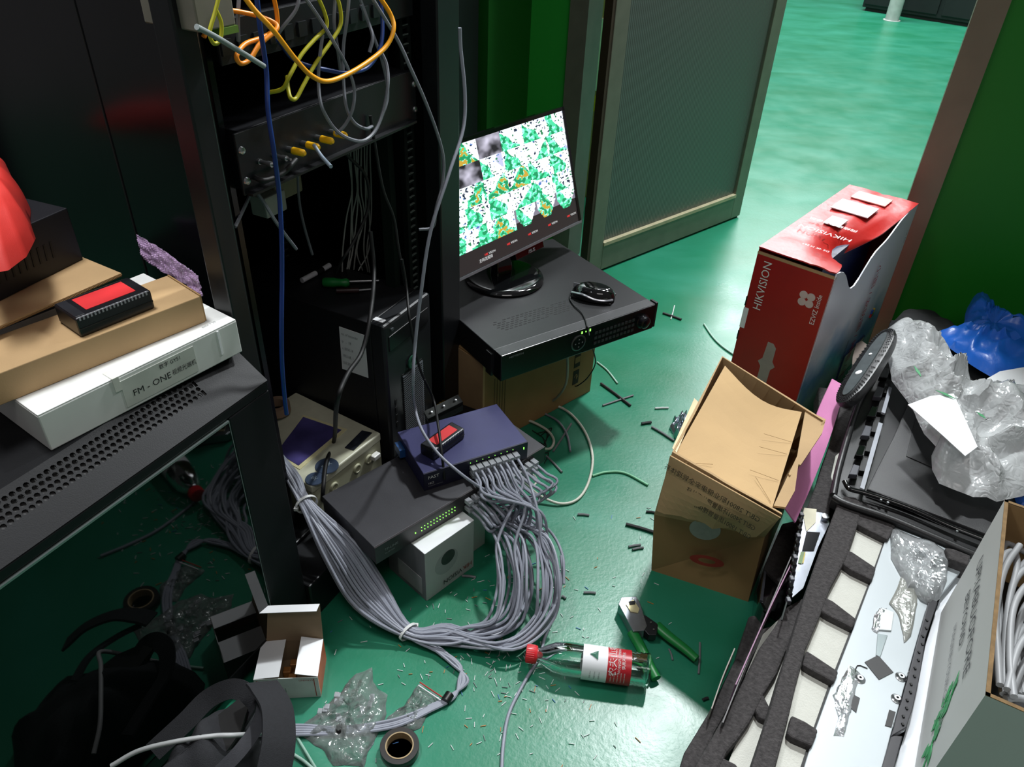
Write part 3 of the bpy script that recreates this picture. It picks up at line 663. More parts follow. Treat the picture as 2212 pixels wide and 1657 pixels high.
for px in ((680, 1035, .019), (706, 1007, .024)):
    c = lc(bd, Z(px[0], px[1], .2)); o_ = MB().lathe([(0, px[2]), (.0018, px[2]*.96)], c, (0, 0, 1), 24).build('round_badge', mat('badge_blue', '#39475c', .4), bd, smooth=True)
    text(o_, 'SPX' if px[2] > .02 else '安', .013, c+V((0, 0, .0022)), (1, -.2, 0), (.2, 1, 0), mat('badge_ink', '#9fb0b8', .5), name='badge_mark', center=True)
for t in (.28, .62, .8):
    o_ = MB().lathe([(0, .011), (.004, .0105), (.0045, .008), (.002, .007)], (w_*t, 0, bh*.55), (0, -1, 0), 18).build('knob', bm_, bd, smooth=True)
bx('torn_latch', mat('latch_white', '#dadbd6', .4), bd, w_*.82, -.014, bh*.5, w_*.92, -.001, bh*.62, bevel=.002)
# tape ring behind (brown roll on the base)
P = Z(600, 888, .21)
MB().lathe([(0, .028), (.02, .028), (.02, .017), (0, .017)], P, (0, 0, 1), 24).build('adhesive_tape', mat('tape_tan', '#8d7560', .5), label='small tan tape roll half hidden behind the low cabinet corner', cat='tape', smooth=True)
# ================================================================ BIG SWITCH + BLUE SWITCH + CAMERA BOX
SZ = .1815; SZ0 = .1385
P, rz, w_, d_ = frame_px(SZ, (809, 1184), (1176, 965), (1130, 920))
bsl = lc_ = None
P.z = SZ0; hS = SZ-SZ0; w_ = .44; d_ = .178
bs = thing('network_switch', 'wide dark grey network switch with green lights under the blue switch', 'network switch', P, rz)
bx('case', switchgrey, bs, 0, .002, 0, w_, d_, hS, bevel=.001)
fp = bx('front_panel', mat('switch_front', '#2a2527', .4), bs, 0, -.001, .0, w_, .002, hS-.0005)
for r in range(2):
    for i in range(12): bx('port_light', led, bs, .105+i*.0075, -.0022, hS*.36+r*.009, .105+i*.0075+.0014, -.001, hS*.36+r*.009+.0018)
bx('power_light', led, bs, .09, -.0022, hS*.44, .092, -.001, hS*.50)
text(bs, 'TP-LINK', .0085, (.02, -.0014, hS*.5), (1, 0, 0), (0, 0, 1), greyink)
text(bs, 'TL-SF1024', .005, (.02, -.0014, hS*.3), (1, 0, 0), (0, 0, 1), greyink)
for r in range(2):
    for i in range(12): bx('ethernet_port', deepblack, bs, .212+i*.0165, -.002, .004+r*.018, .224+i*.0165, .0, .018+r*.018)
def mplug(par, x, z, s=1):
    o_ = bx('plug', clearplug, par, x, -.02*s, z, x+.0115*s, -.001, z+.009*s, bevel=.001); return o_
bports = []
P, rz, w2, d2 = frame_px(.2265, (915, 1024), (1136, 955), (1071, 872.5))
P.z = SZ+.0005; h2 = .044; w2 = .232
us = thing('network_switch', 'smaller blue network switch carrying the red labelled tool', 'network switch', P, rz)
bx('case', switchblue, us, 0, .002, 0, w2, d2, h2, bevel=.001)
bx('front_panel', mat('blue_front', '#1b1b30', .4), us, 0, -.001, 0, w2, .002, h2-.0005)
text(us, 'FAST', .011, (.008, -.0014, h2-.016), (1, 0, 0), (0, 0, 1), white); text(us, '18口', .0065, (.008, -.0014, h2-.030), (1, 0, 0), (0, 0, 1), white); text(us, 'ETHERNET SWITCH', .0035, (.008, -.0014, h2-.036), (1, 0, 0), (0, 0, 1), greyink)
for i in range(8):
    bx('ethernet_port', deepblack, us, .098+i*.0138, -.002, .02, .109+i*.0138, .0, .031); bx('ethernet_port', deepblack, us, .098+i*.0138, -.002, .006, .109+i*.0138, .0, .017)
    bx('port_light', led, us, .1+i*.0138, -.0016, .035, .1012+i*.0138, -.001, .0365)
bx('power_light', led, us, w2-.010, -.0022, .028, w2-.0085, -.001, .033)
bx('blue_tab', mat('tab_blue', '#1d4d86', .4), us, -.012, .10, .01, .0, .13, .03)
# camera box below
F0, F1 = Z(922, 1299, 0), Z(1023, 1224, 0); dd = F1-F0; rz = math.atan2(dd.y, dd.x)
hb = .137; kb = thing('camera_carton', 'white camera carton with a round lens picture propping up the dark switch', 'box', F0, rz); wb = dd.length
db = .118
bx('body', mat('box_grey', '#aeb2ae', .45, 0, .03), kb, 0, 0, 0, wb, db, hb-.001, bevel=.001)
bx('lid', whitecard2, kb, 0, 0, hb-.001, wb, db, hb+.0002)
bx('side_print', mat('box_side', '#77777b', .5), kb, -.0006, .001, .001, 0, db-.001, hb-.001)
bx('printed_label', mat('label_grey2', '#9fa0a0', .6), kb, -.0014, .012, .012, -.0006, .085, .06)
l_ = MB().lathe([(0, .018), (.0008, .018)], (wb*.45, 0, hb*.62), (0, -1, 0), 32).build('lens_picture', mat('lens_print', '#3a3f3c', .3, 0, .2, 60), kb, smooth=True)
MB().lathe([(.0, .03), (.0004, .03)], (wb*.42, 0, hb*.54), (0, -1, 0), 32).build('housing_picture', mat('housing_print', '#9a9f9c', .5, 0, .03), kb, smooth=True)
text(kb, 'HIK', .017, (wb-.006, -.0012, .026), (-1, 0, 0), (0, 0, -1), mat('print_red2', '#8d3a30', .5), sx=.95, off=.0004); text(kb, 'VISION', .017, (wb-.034, -.0012, .026), (-1, 0, 0), (0, 0, -1), blackink, sx=.95, off=.0004)
e = thing('camera_carton', 'second white camera carton standing behind the one with the lens picture', 'box', F0+V((math.cos(rz), math.sin(rz), 0))*(wb+.012)+V((-math.sin(rz), math.cos(rz), 0))*.03, rz)
bx('body', mat('box_grey', '#aeb2ae', .45, 0, .03), e, 0, 0, 0, .05, .1, .13, bevel=.001); bx('lid', whitecard2, e, 0, 0, .13, .05, .1, .1312)
# dark junk and metal bracket behind the blue switch
P = Z(985, 905, .1)
e = thing('metal_bracket', 'shiny steel bracket lying behind the blue network switch', 'bracket', Z(925, 905, .175), 0)
a_, b_ = V(), Z(1000, 868, .2)-Z(925, 905, .175)
q = V((-(b_-a_).y, (b_-a_).x, 0)).normalized()*.03
MB().loft([[a_, a_+q, a_+q+V((0, 0, -.01)), a_+V((0, 0, -.01))], [b_, b_+q, b_+q+V((0, 0, -.01)), b_+V((0, 0, -.01))]]).build('plate', mat('bracket_steel', '#777a78', .3, .8, .2, 60), e)
MB().loft([[a_, a_+V((0, 0, -.025)), a_+q*.06+V((0, 0, -.025)), a_+q*.06], [b_, b_+V((0, 0, -.025)), b_+q*.06+V((0, 0, -.025)), b_+q*.06]]).build('flange', greysteel, e)
for t in (.15, .5, .85): MB().lathe([(0, .004), (.004, .004), (.005, .002)], a_.lerp(b_, t)+q*.5, (0, 0, 1), 10).build('screw', steel, e, smooth=True)
e = thing('brass_terminal', 'small brass coloured threaded terminal behind the blue switch', 'terminal', Z(948, 885, .15), .4)
MB().lathe([(0, .011), (.004, .013), (.008, .011), (.012, .013), (.016, .011), (.02, .013), (.024, .010)], V(), (.8, .3, .3), 14).build('threaded_body', mat('brass', '#9a7c2d', .35, .8), e, smooth=True)
MB().lathe([(-.014, .005), (0, .005)], V(), (.8, .3, .3), 10).build('stem', steel, e, smooth=True)
MB().box(0, 0, 0, .26, .14, .115).build('black_ups', mat('ups_black', '#101113', .5), label='black box in the shade behind the blue switch beside the rack post', cat='equipment', bevel=.004)
u_ = bpy.data.objects['black_ups']; u_.location = AB(.52, .02, 0)+V((0, 0, .0)); u_.rotation_euler = (0, 0, ROTU)
# red labelled tool on the blue switch
tz = SZ+.045; P, rz, w_, d_ = frame_px(tz+.026, (936, 975), (1004, 925), (976, 909))
P.z = tz
e = thing('punch_tool', 'black block tool with a red label lying on the blue network switch', 'tool', P, rz); tool(e, w_, d_, .0255, '')

# ================================================================ CABLES plugged in the switches
rc = random.Random(5)
RCAB = .0030
def wpt(e, x, y, z): return rotm(e) @ V((x, y, z))
def bundle_pts(start, d0, i, n):
    s = i/(n-1)-.5; j = rc.uniform(-.5, .5); s2 = rc.uniform(-.5, .5); t = rc.random(); o = rc.uniform(-.5, .5)
    far = 1.0*(t-.35)
    pts = [start, start+d0*.022, start+d0*.05+V((0, 0, -.006+rc.uniform(-.004, .004)))]
    if start.z > SZ+.004:
        pts.append(Z(1108+62*t+16*j, 1082+25*t+10*j, .155+.02*s2))
    else: pts.append(Z(1040+80*t+14*j, 1115+22*j, .10+.02*s2))
    pts += [Z(1066+122*t+22*j, 1166+30*o, .10+.04*s2), Z(1074+140*t+16*o, 1258+24*j, .066+.05*s2), Z(1056+132*t+20*s2, 1335+20*j+6*t, .034+.035*o), Z(1000+112*t, 1352+52*t+10*j, .024+.022*s2),
            Z(950+30*t, 1372+22*s*2, .02+.014*j), Z(882-14*s, 1365+22*s, .018+.018*j), Z(797-58*s, 1283+62*s, .060+.03*j), Z(735-66*s, 1190+40*s, .130+.03*j), Z(661-20*s, 1088+12*s, .194+.016*s2), Z(634-24*s, 1035+12*s, .220+.014*j), Z(602, 985+22*s, .24), Z(575, 940+20*s, .26)]
    return pts
ORD = ['first', 'second', 'third', 'fourth', 'fifth', 'sixth', 'seventh', 'eighth', 'ninth', 'tenth', 'eleventh', 'twelfth']
gl = 'cables looping from the switches into the tied bundle'
for i in range(8):
    x = .1035+i*.0138
    d0 = wpt(us, 0, -1, -.25)-wpt(us, 0, 0, 0); P = wpt(us, x, -.004, .026)
    c = cable('network_cable', bundle_pts(P+d0*.014, d0, i, 24), RCAB, greycable, 'grey network cable in the upper row of the blue switch, %s port from the left' % ORD[i], group=gl, k=6, n=7)
    pl = MB().box(x-.0055, -.018, .0215, x+.0055, 0, .030).build('plug', clearplug, us); pl['label'] = 'clear cable plug'
    if i < 7:
        P = wpt(us, x, -.004, .012); cable('network_cable', bundle_pts(P+d0*.014, d0, i+8, 24), RCAB, greycable, 'grey network cable in the lower row of the blue switch, %s port from the left' % ORD[i], group=gl, k=6, n=7)
        pl = MB().box(x-.0055, -.018, .0075, x+.0055, 0, .016).build('plug', clearplug, us)
for i in range(12):
    for r in range(2):
        if r == 0 and i in (4, 5): continue
        x = .218+i*.0165; d0 = wpt(bs, .15, -1, -.35)-wpt(bs, 0, 0, 0)
        z = .009+r*.018; P = wpt(bs, x, -.004, z)
        cable('network_cable', bundle_pts(P+d0*.014, d0, i+12*(r), 24), RCAB, greycable, 'grey network cable in the %s row of the dark switch, %s port from the left' % (('lower', 'upper')[r], ORD[i]), group=gl+' from below', k=6, n=7)
        MB().box(x-.0055, -.018, z-.0045, x+.0055, 0, z+.0045).build('plug', clearplug, bs)
# cable ties
def tie(cx, cy, z, dirp, name, label, rw=.020, rh=.014):
    P = Z(cx, cy, z); t = (Z(*dirp, z)-P).normalized(); q = V((-t.y, t.x, 0)); ring = [P+q*rw*math.cos(a)+V((0, 0, 1))*rh*math.sin(a) for a in [2*math.pi*k/24 for k in range(24)]]
    e = thing(name, label, 'cable tie', P); mb = MB(); rings = []
    for p in ring:
        r_ = p-P; nn = r_.normalized(); rings.append([r_-t*.003, r_+t*.003, r_+t*.003+nn*.0012, r_-t*.003+nn*.0012])
    rings.append(rings[0]); mb.loft(rings, cap=False).build('strap', mat('tie_white', '#d4d6d4', .4), e)
    h = -q*rw; MB().box(h.x-.004, h.y-.004, -.004, h.x+.004, h.y+.004, .003).build('head', mat('tie_white', '#d4d6d4', .4), e, bevel=.001)
tie(882, 1365, .019, (830, 1320), 'cable_tie', 'white cable tie around the bundle near the small open box')
tie(662, 1089, .192, (700, 1140), 'cable_tie', 'white cable tie around the bundle beside the glass cabinet', rw=.021, rh=.018)
# branch of five cables leaving the bundle to the lower left
for i in range(5):
    s = i/4-.5; j = rc.uniform(-.5, .5); o = rc.uniform(-.5, .5)
    cable('network_cable', [Z(840+10*j, 1322+12*s, .012), Z(885, 1372+10*s, .010+.004*i/2), Z(935+8*o, 1398+20*j, .012), Z(985+16*s, 1432+14*j, .010), Z(1000-20*s+4*j, 1470, .008), Z(978+6*s, 1504+6*s, .006), Z(930, 1530+12*s, .006), Z(850, 1562+16*s+4*j, .006+.004*j+.002), Z(740, 1578+14*s, .007), Z(660, 1577+20*s, .008), Z(600, 1578+22*s, .009)], .0028, greycable, 'grey network cable in the taped branch, %s strand' % ['topmost', 'second', 'middle', 'fourth', 'lowest'][i], group='cables in the taped branch', k=6, n=7)
for nm, (x, y), (x2, y2) in (('black_tape_wrap', (972, 1500), (960, 1518)), ('black_tape_wrap', (726, 1577), (752, 1578))):
    P, Q = Z(x, y, .009), Z(x2, y2, .009); d = (Q-P).normalized()*.012
    MB().lathe([(0, .0), (0.0, .0085), (.016, .0085), (.016, 0)], P, d, 12).build('tape_wrap', mat('tape_black', '#0c0c0c', .4), label='black tape wound round the cable branch ' + ('beside the clear bag' if x < 800 else 'at its sharp bend'), cat='tape', smooth=True)
# long grey cables
def W(*p): return Z(*p)
long1 = [B(993, 60, .03), B(995, 105, .03), B(1004, 200, .04), B(1000, 280, .05), B(968, 380, .06), B(930, 500, .06), B(911, 620, .06), B(897, 740, .06), B(892, 830, .07), Z(896, 880, .29), Z(912, 930, .275), Z(945, 978, .25), Z(985, 1015, .235), Z(1030, 1048, .2), Z(1085, 1078, .15), Z(1140, 1110, .11), Z(1190, 1150, .07), Z(1215, 1200, .05), Z(1218, 1262, .03)]
cable('network_cable', long1, .0032, greycable, 'long pale grey cable hanging down past the rack post over the blue switch', k=8, n=8)
cable('network_cable', [B(800, -10, -.02), B(858, 85, -.01), B(888, 150, 0), B(917, 215, 0), B(945, 290, .0), B(958, 345, .0), B(955, 400, .0), B(942, 450, -.0), B(935, 490, -.02), B(905, 496, -.04)], .003, darkcable, 'dark grey cable crossing the rack post and ending behind the pale cable', k=8)
cable('network_cable', [Z(1212, 1200, .05), Z(1214, 1250, .03), Z(1195, 1330, .006), Z(1176, 1380, .004), Z(1165, 1420, .004), Z(1135, 1470, .0035), Z(1100, 1540, .0035), Z(1087, 1610, .0035), Z(1083, 1680, .0035)], .0032, greycable, 'single grey cable running past the red bottle cap to the bottom edge', k=8)
bk = [A_(790, 690, TA0-.02) if 0 else B(788, 560, -.06), B(800, 640, -.03)]
cable('power_cable', [B(800, 500, -.10), B(808, 590, -.08), B(800, 680, -.02), B(782, 760, .0), B(750, 810, .02), B(728, 870, .03), Z(722, 950, .21), Z(705, 1000, .206), Z(698, 1060, .19), Z(696, 1092, .10)], .0042, blackcable, 'black power cable hanging over the beige instrument beside the paper note', k=8)
cable('black_rod', [B(868, 560, -.05), B(878, 620, -.04), B(885, 690, .0), B(905, 790, .01), B(936, 862, .02), Z(946, 915, .27), Z(953, 968, .255), Z(958, 1012, .222), Z(960, 1035, .2)], .0028, blackcable, 'thin black cable hanging across the red labelled tool on the blue switch', k=6)
# blue cable
cable('blue_cable', [B(553, -20, -.02), B(562, 60, -.02), B(575, 150, -.02), B(579, 240, -.01), B(592, 330, .0), B(603, 420, .0), B(608, 510, .005), B(609, 600, .005), B(608, 690, .01), B(609, 780, .01), B(615, 860, .01), B(619, 895, .01)], .0034, bluecable, 'long blue cable hanging straight down in front of the rack', k=8)
cable('blue_cable', [B(600, 85, -.07), B(630, 125, -.07), B(660, 140, -.06), B(700, 150, -.05), B(750, 157, -.04), B(795, 145, -.04), B(822, 100, -.04), B(826, 40, -.05), B(818, -20, -.06)], .0032, bluecable, 'blue cable looping behind the big yellow loop in the rack', k=8)
cable('yellow_cable', [B(515, -25, -.0), B(548, 20, .01), B(590, 65, .02), B(640, 130, .02), B(675, 165, .02), B(712, 175, .02), B(770, 150, .02), B(830, 105, .02), B(850, 65, .02), B(843, 30, .01), B(810, -20, 0)], .0034, yellow, 'thick yellow cable in one big loop across the rack', k=8, n=8)
cable('orange_cable', [B(588, -20, -.05), B(598, 30, -.05), B(596, 60, -.05), B(570, 80, -.05), B(530, 95, -.05), B(511, 120, -.04), B(520, 137, -.04), B(540, 128, -.04), B(562, 95, -.04), B(598, 62, -.04), B(585, 45, -.05), B(540, 30, -.06), B(480, 22, -.07), B(458, 40, -.08), B(440, 80, -.08)], .0032, orange, 'orange cable twisted in a small loop at the rack top left', k=8)
cable('lime_cable', [B(680, -20, -.05), B(700, 25, -.05), B(705, 58, -.05), B(680, 85, -.05), B(650, 120, -.05), B(625, 165, -.05), B(610, 192, -.06), B(580, 200, -.08)], .003, lime, 'yellow green cable slanting down left of its twin', k=8)
cable('lime_cable', [B(724, -20, -.05), B(735, 20, -.05), B(735, 55, -.05), B(715, 90, -.05), B(680, 140, -.05), B(655, 185, -.05), B(640, 212, -.05), B(628, 212, -.05), B(622, 190, -.06), B(620, 165, -.07)], .003, lime, 'yellow green cable ending in a tight hook above the capped panel', k=8)
cable('lime_cable', [B(476, -20, -.0), B(465, 25, -.0), B(453, 70, -.0), B(462, 94, -.0), B(476, 85, -.0), B(478, 50, -.0), B(466, 20, -.0)], .0024, lime, 'thin yellow green cable hanging in front of the beige converter', k=8)
cable('pale_cable', [B(425, 58, .02), B(470, 82, .01), B(520, 112, .0), B(570, 143, -.01)], .0034, mat('pale_cable', '#8a9392', .5), 'short pale cable slanting across the rack left of the blue cable', k=8)
cable('pale_cable', [B(678, 313, -.05), B(695, 338, -.03), B(715, 360, -.0)], .003, mat('pale_blue_cable', '#8f9fae', .5), 'short pale blue cable stub below the yellow caps', k=6)
grp = 'grey cables hanging in the rack'
HG = [
 [(648, -20, -.06), (640, 20, -.06), (610, 60, -.07), (590, 90, -.09), (575, 110, -.12)],
 [(655, -10, -.05), (690, 40, -.05), (720, 90, -.04), (750, 145, -.04), (765, 190, -.04), (762, 235, -.04), (745, 270, -.05), (725, 290, -.06)],
 [(697, 75, -.05), (690, 130, -.05), (688, 180, -.05), (695, 230, -.04), (720, 275, -.04), (750, 298, -.03), (785, 304, -.03), (812, 280, -.03), (830, 230, -.03), (838, 180, -.03), (835, 140, -.04), (822, 110, -.05)],
 [(755, -20, -.05), (750, 40, -.05), (742, 100, -.06), (742, 170, -.06), (748, 230, -.05), (765, 265, -.05), (790, 278, -.05), (804, 273, -.06)],
 [(775, -10, -.06), (795, 45, -.06), (805, 80, -.05), (798, 113, -.05)],
 [(780, 10, -.06), (800, 60, -.06), (825, 130, -.05), (838, 200, -.05), (826, 250, -.05), (810, 285, -.07)],
 [(517, -20, -.07), (514, 40, -.07), (515, 88, -.08)],
 [(725, -20, -.06), (722, 50, -.06), (730, 110, -.07), (735, 150, -.08)],
 [(528, 382, -.12), (565, 430, -.1), (600, 485, -.09), (640, 538, -.1)],
 [(553, 365, -.12), (540, 420, -.12), (520, 465, -.11), (508, 490, -.1)],
 [(642, 335, -.25), (645, 420, -.25), (655, 480, -.24), (675, 550, -.24)],
]
HL = ['running down to the left from the top edge', 'crossing behind the big yellow loop', 'forming the big round loop over the capped panel', 'with a small hook beside the round loop', 'short piece inside the top of the yellow loop', 'outer strand on the right of the round loop', 'short straight piece by the orange loop', 'straight piece behind the yellow green pair', 'slanting to the tower top below the bare adapters', 'short one leaning left under the panel', 'hanging behind the beige adapter box']
for i, pl in enumerate(HG): cable('rack_cable', [B(*p) for p in pl], .0028, darkcable, 'dark grey cable in the rack, ' + HL[i], group=grp, k=6, n=6)
for i in range(9):
    x = 752+i*6; j = rc.uniform(-1, 1)
    cable('thin_wire', [B(x, 278, -.25), B(x+3*j, 340, -.25), B(x+10*j+4, 410, -.25), B(x-8*j, 470, -.25), B(x-12+16*rc.random(), 540, -.26), B(x-20+45*rc.random(), 590+10*j, -.27)], .0016, mat('wire_grey', '#bcc0b8', .5), 'thin grey wire hanging behind the capped panel towards the tower', group='thin wires behind the panel', k=6, n=5)
for i in range(12):
    x = 640+i*8; j = rc.uniform(-1, 1)
    cable('dark_bundle_cable', [B(x, 330, -.5), B(x+14+4*j, 420, -.5), B(x+40, 500, -.5), B(x+75+6*j, 560, -.5), B(x+110, 610, -.52)], .0035, mat('bundle_dark', '#3a3c44', .5), 'dark cable in the thick bundle at the back of the rack', group='dark cables at the back of the rack', k=5, n=5)
cable('power_cable', [B(700, 260, -.1), B(745, 330, -.12), B(790, 380, -.12), B(795, 450, -.12), B(765, 520, -.13), B(740, 560, -.14), B(725, 590, -.18)], .003, blackcable, 'black cable curving down behind the thin grey wires in the rack', k=6)
cable('power_cable', [B(640, 345, -.08), B(610, 375, -.07), B(570, 390, -.07), B(545, 380, -.09)], .004, blackcable, 'black cable bent across the beige adapter box', k=6)
cable('power_cable', [B(800, 250, -.08), B(825, 400, -.07), B(850, 470, -.07), B(862, 545, -.06), B(880, 640, -.05)], .003, blackcable, 'black cable hanging inside the rack along the right rail', k=6)
# black and white cables around the brown carton
cable('white_cable', [Z(1222, 745, .27), Z(1226, 790, .2), Z(1220, 835, .12), Z(1190, 868, .03), Z(1140, 882, .012), Z(1115, 905, .008), Z(1100, 915, .008)], .0032, mat('cable_warm', '#98948a', .5), 'pale cable coming down the front of the brown carton', k=8)
cable('white_cable', [Z(1105, 900, .008), Z(1140, 880, .01), Z(1180, 872, .006), Z(1225, 888, .004), Z(1262, 930, .004), Z(1280, 985, .004), Z(1272, 1040, .004), Z(1248, 1078, .004), Z(1210, 1088, .006), Z(1165, 1070, .02), Z(1130, 1040, .06)], .0034, whitecable, 'white cable in a wide loop on the green floor beside the switches', k=8)
cable('white_cable', [Z(1098, 905, .012), Z(1140, 908, .01), Z(1180, 928, .008), Z(1196, 950, .006), Z(1190, 968, .006), Z(1172, 970, .03)], .0034, whitecable, 'short white cable curving behind the corner of the dark switch', k=8)
cable('white_cable', [Z(1130, 1020, .12), Z(1150, 1025, .09), Z(1160, 1038, .07), Z(1150, 1050, .07), Z(1135, 1040, .09)], .0024, whitecable, 'tiny white cable loop at the right end of the blue switch', k=8)
cable('grey_patch_cable', [Z(1170, 890, .004), Z(1205, 910, .004), Z(1225, 940, .004), Z(1232, 975, .003)], .003, darkcable, 'short dark grey cable bent on the floor behind the dark switch', k=8)
cable('usb_cord', [Z(1102, 805, .2), Z(1118, 832, .13), Z(1126, 862, .08), Z(1112, 890, .04)], .0012, blackcable, 'thin black wire with a grey plug hanging in front of the brown carton', k=8)
cable('usb_cord', [Z(1280, 750, .25), Z(1286, 785, .17), Z(1270, 815, .1), Z(1250, 832, .06), Z(1240, 835, .04)], .0016, blackcable, 'black cord hanging from the right side of the recorder', k=8)
for i in range(3):
    cable('black_wire', [Z(1150+8*i, 930+6*i, .005), Z(1172+10*i, 945-10*i, .005), Z(1180-6*i, 965+5*i, .004), Z(1165+10*i, 955+12*i, .004), Z(1176, 985+8*i, .003)], .0012, blackcable, 'thin black wire tangled on the floor behind the dark switch', group='tangled black wires', k=6, n=5)

# ================================================================ FLOOR ITEMS
# bottle
c0, c1 = Z(1136, 1411, .031), Z(1400, 1449, .031); ax = (c1-c0); bl_ = ax.length; ax.normalize()
bot = thing('water_bottle', 'clear plastic water bottle with red cap and red white label lying on its side', 'bottle', c0)
R0 = .0325
petm = mat('pet_plastic', (.96, .98, .98), .02, 0, 0, trans=1, ior=1.25)
prof = [(.018, .012), (.026, .013), (.036, .019), (.052, .0265), (.07, .030), (.09, .0305), (.098, .030), (.19, .030), (.192, .0305)]
prof += [(.196+i*.004, .0305 if i % 2 else .029) for i in range(8)]+[(bl_-.006, .0298), (bl_-.001, .023), (bl_, .015)]
MB().lathe([(0.018, .0)]+prof+[(bl_-.003, 0)], V(), ax, 40).build('body', petm, bot, smooth=True)
MB().lathe([(0.02, 0)]+[(h, r-.0012) for h, r in prof[:6]]+[(.112, .0288), (.19, .0288)]+[(h, r-.0012) for h, r in prof[9:-2]]+[(bl_-.005, 0)], V(), ax, 40).build('water', mat('water', (.93, .99, .97), 0.0, 0, 0, trans=1, ior=1.33), bot, smooth=True)
MB().lathe([(0, .0), (0, .0135), (.001, .016), (.019, .0163), (.021, .014), (.0205, .0)], V(), ax, 32).build('cap', mat('cap_red', '#d0232c', .35), bot, smooth=True)
for i in range(28):
    a = 2*math.pi*i/28; t_ = ax.orthogonal().normalized(); q_ = ax.cross(t_); p_ = (t_*math.cos(a)+q_*math.sin(a))*.0162
    MB().tube([p_+ax*.002, p_+ax*.016], .0005, 4).build('cap_rib', mat('cap_red', '#d0232c', .35), bot)
MB().lathe([(.112, .0328), (.143, .0328)], V(), ax, 40)
def ringstrip(h0, h1, r, m, name, par):
    t_ = ax.orthogonal().normalized(); q_ = ax.cross(t_); n = 48
    rings = [[(t_*math.cos(2*math.pi*k/n)+q_*math.sin(2*math.pi*k/n))*rr+ax*h for k in range(n)] for h, rr in ((h0, r), (h1, r), (h1, r-.0006), (h0, r-.0006), (h0, r))]
    return MB().loft(rings, cap=False).build(name, m, par, smooth=True)
l_ = ringstrip(.103, .1475, .0309, whitecard2, 'label_white', bot); l2 = ringstrip(.1475, .190, .0309, mat('label_red2', '#b8202a', .35), 'label_red', bot)
# lettering wrapped around the label
upv = V((0, 0, 1)); sidev = ax.cross(upv).normalized()   # towards the camera or away
if sidev.y > 0: sidev = -sidev
def wraptext(s, size, h0, ang, m, par, along=False, name='lettering'):
    cu = bpy.data.curves.new('t', 'FONT'); cu.body = s; cu.size = size; cu.align_x = 'CENTER'; cu.align_y = 'CENTER'; cu.resolution_u = 1
    to = bpy.data.objects.new('t', cu); COL.objects.link(to); bpy.context.view_layer.update()
    me = bpy.data.meshes.new_from_object(to.evaluated_get(bpy.context.evaluated_depsgraph_get())); bpy.data.objects.remove(to)
    for v in me.vertices:
        h = h0+v.co.y; a = ang-v.co.x/.0335
        v.co = ax*h+(upv*math.cos(a)+sidev*math.sin(a))*.0335
    me.materials.clear(); me.materials.append(m); ob = bpy.data.objects.new(name, me); COL.objects.link(ob); ob.parent = par
def wt(s, size, h, deg, m, par): # text running around the bottle, letters' tops toward the cap
    cu = bpy.data.curves.new('t', 'FONT'); cu.body = s; cu.size = size; cu.align_x = 'CENTER'; cu.align_y = 'CENTER'; cu.resolution_u = 1
    to = bpy.data.objects.new('t', cu); COL.objects.link(to); bpy.context.view_layer.update()
    me = bpy.data.meshes.new_from_object(to.evaluated_get(bpy.context.evaluated_depsgraph_get())); bpy.data.objects.remove(to)
    for v in me.vertices:
        a = math.radians(deg)-v.co.x/.0313
        v.co = ax*(h-v.co.y)+(upv*math.cos(a)+sidev*math.sin(a))*.0313
    me.materials.clear(); me.materials.append(m); ob = bpy.data.objects.new('lettering', me); COL.objects.link(ob); ob.parent = par
wt('农夫山泉', .0165, .158, 10, white, l2); wt('NONGFU SPRING', .0068, .1685, 10, white, l2); wt('饮用天然水', .0068, .1765, 12, white, l2)
for i in range(5): wt('DRINKING WATER', .0026, .155+.006*i, 75, white, l2)
for i in range(3): wt('净含量 550ml', .003, .118+.008*i, 78, greyink, l_)
# green mountain emblem on the white band
em = []
for s_, h_ in ((0, -.009), (-.009, .006), (.009, .006)): a = math.radians(8)-s_/.0334; em.append(ax*(.124+h_)+(upv*math.cos(a)+sidev*math.sin(a))*.0325)
cc = sum(em, V())/3; ec_ = (upv*math.cos(math.radians(8))+sidev*math.sin(math.radians(8)))*.0008; MB().add(em+[ax*.124+(upv*math.cos(math.radians(8))+sidev*math.sin(math.radians(8)))*.0328, ax*.124], [(0, 1, 3), (1, 2, 3), (2, 0, 3), (0, 1, 4), (1, 2, 4), (2, 0, 4)]).build('mountain_emblem', mat('emblem_green2', '#17624a', .4), l_)
# crimping tool
e = thing('crimping_tool', 'crimping tool with steel head and green handles lying on the floor', 'pliers', Z(1375, 1350, .0))
o_ = V(e.location)
def lp(x, y, z): return Z(x, y, z)-o_
hd = [lp(*p, .028) for p in [(1336, 1305), (1342, 1290), (1374, 1288), (1382, 1300), (1398, 1352), (1392, 1362), (1368, 1364)]]
MB().prism(hd, (0, 0, -.022)).build('head', mat('tool_steel', '#8d9096', .25, .8, .1, 80), e, bevel=.001)
MB().prism([lp(*p, .0285) for p in [(1352, 1306), (1368, 1296), (1381, 1316), (1378, 1325), (1362, 1322)]], (0, 0, .0015)).build('die_block', mat('die_brass', '#d8cda0', .3, .5), e)
MB().prism([lp(*p, .0302) for p in [(1358, 1300), (1372, 1298), (1372, 1306), (1360, 1307)]], (0, 0, .0008)).build('die_slot', deepblack, e)
MB().prism([lp(*p, .026) for p in [(1376, 1322), (1396, 1330), (1422, 1348), (1418, 1372), (1402, 1372), (1384, 1352)]], (0, 0, -.016)).build('pivot_plate', blackmetal, e, bevel=.001)
for x, y in ((1388, 1336), (1406, 1345), (1412, 1360), (1392, 1354), (1346, 1296), (1368, 1294)): MB().lathe([(0, .0022), (.0012, .0018)], lp(x, y, .027), (0, 0, 1), 8).build('rivet', steel, e)
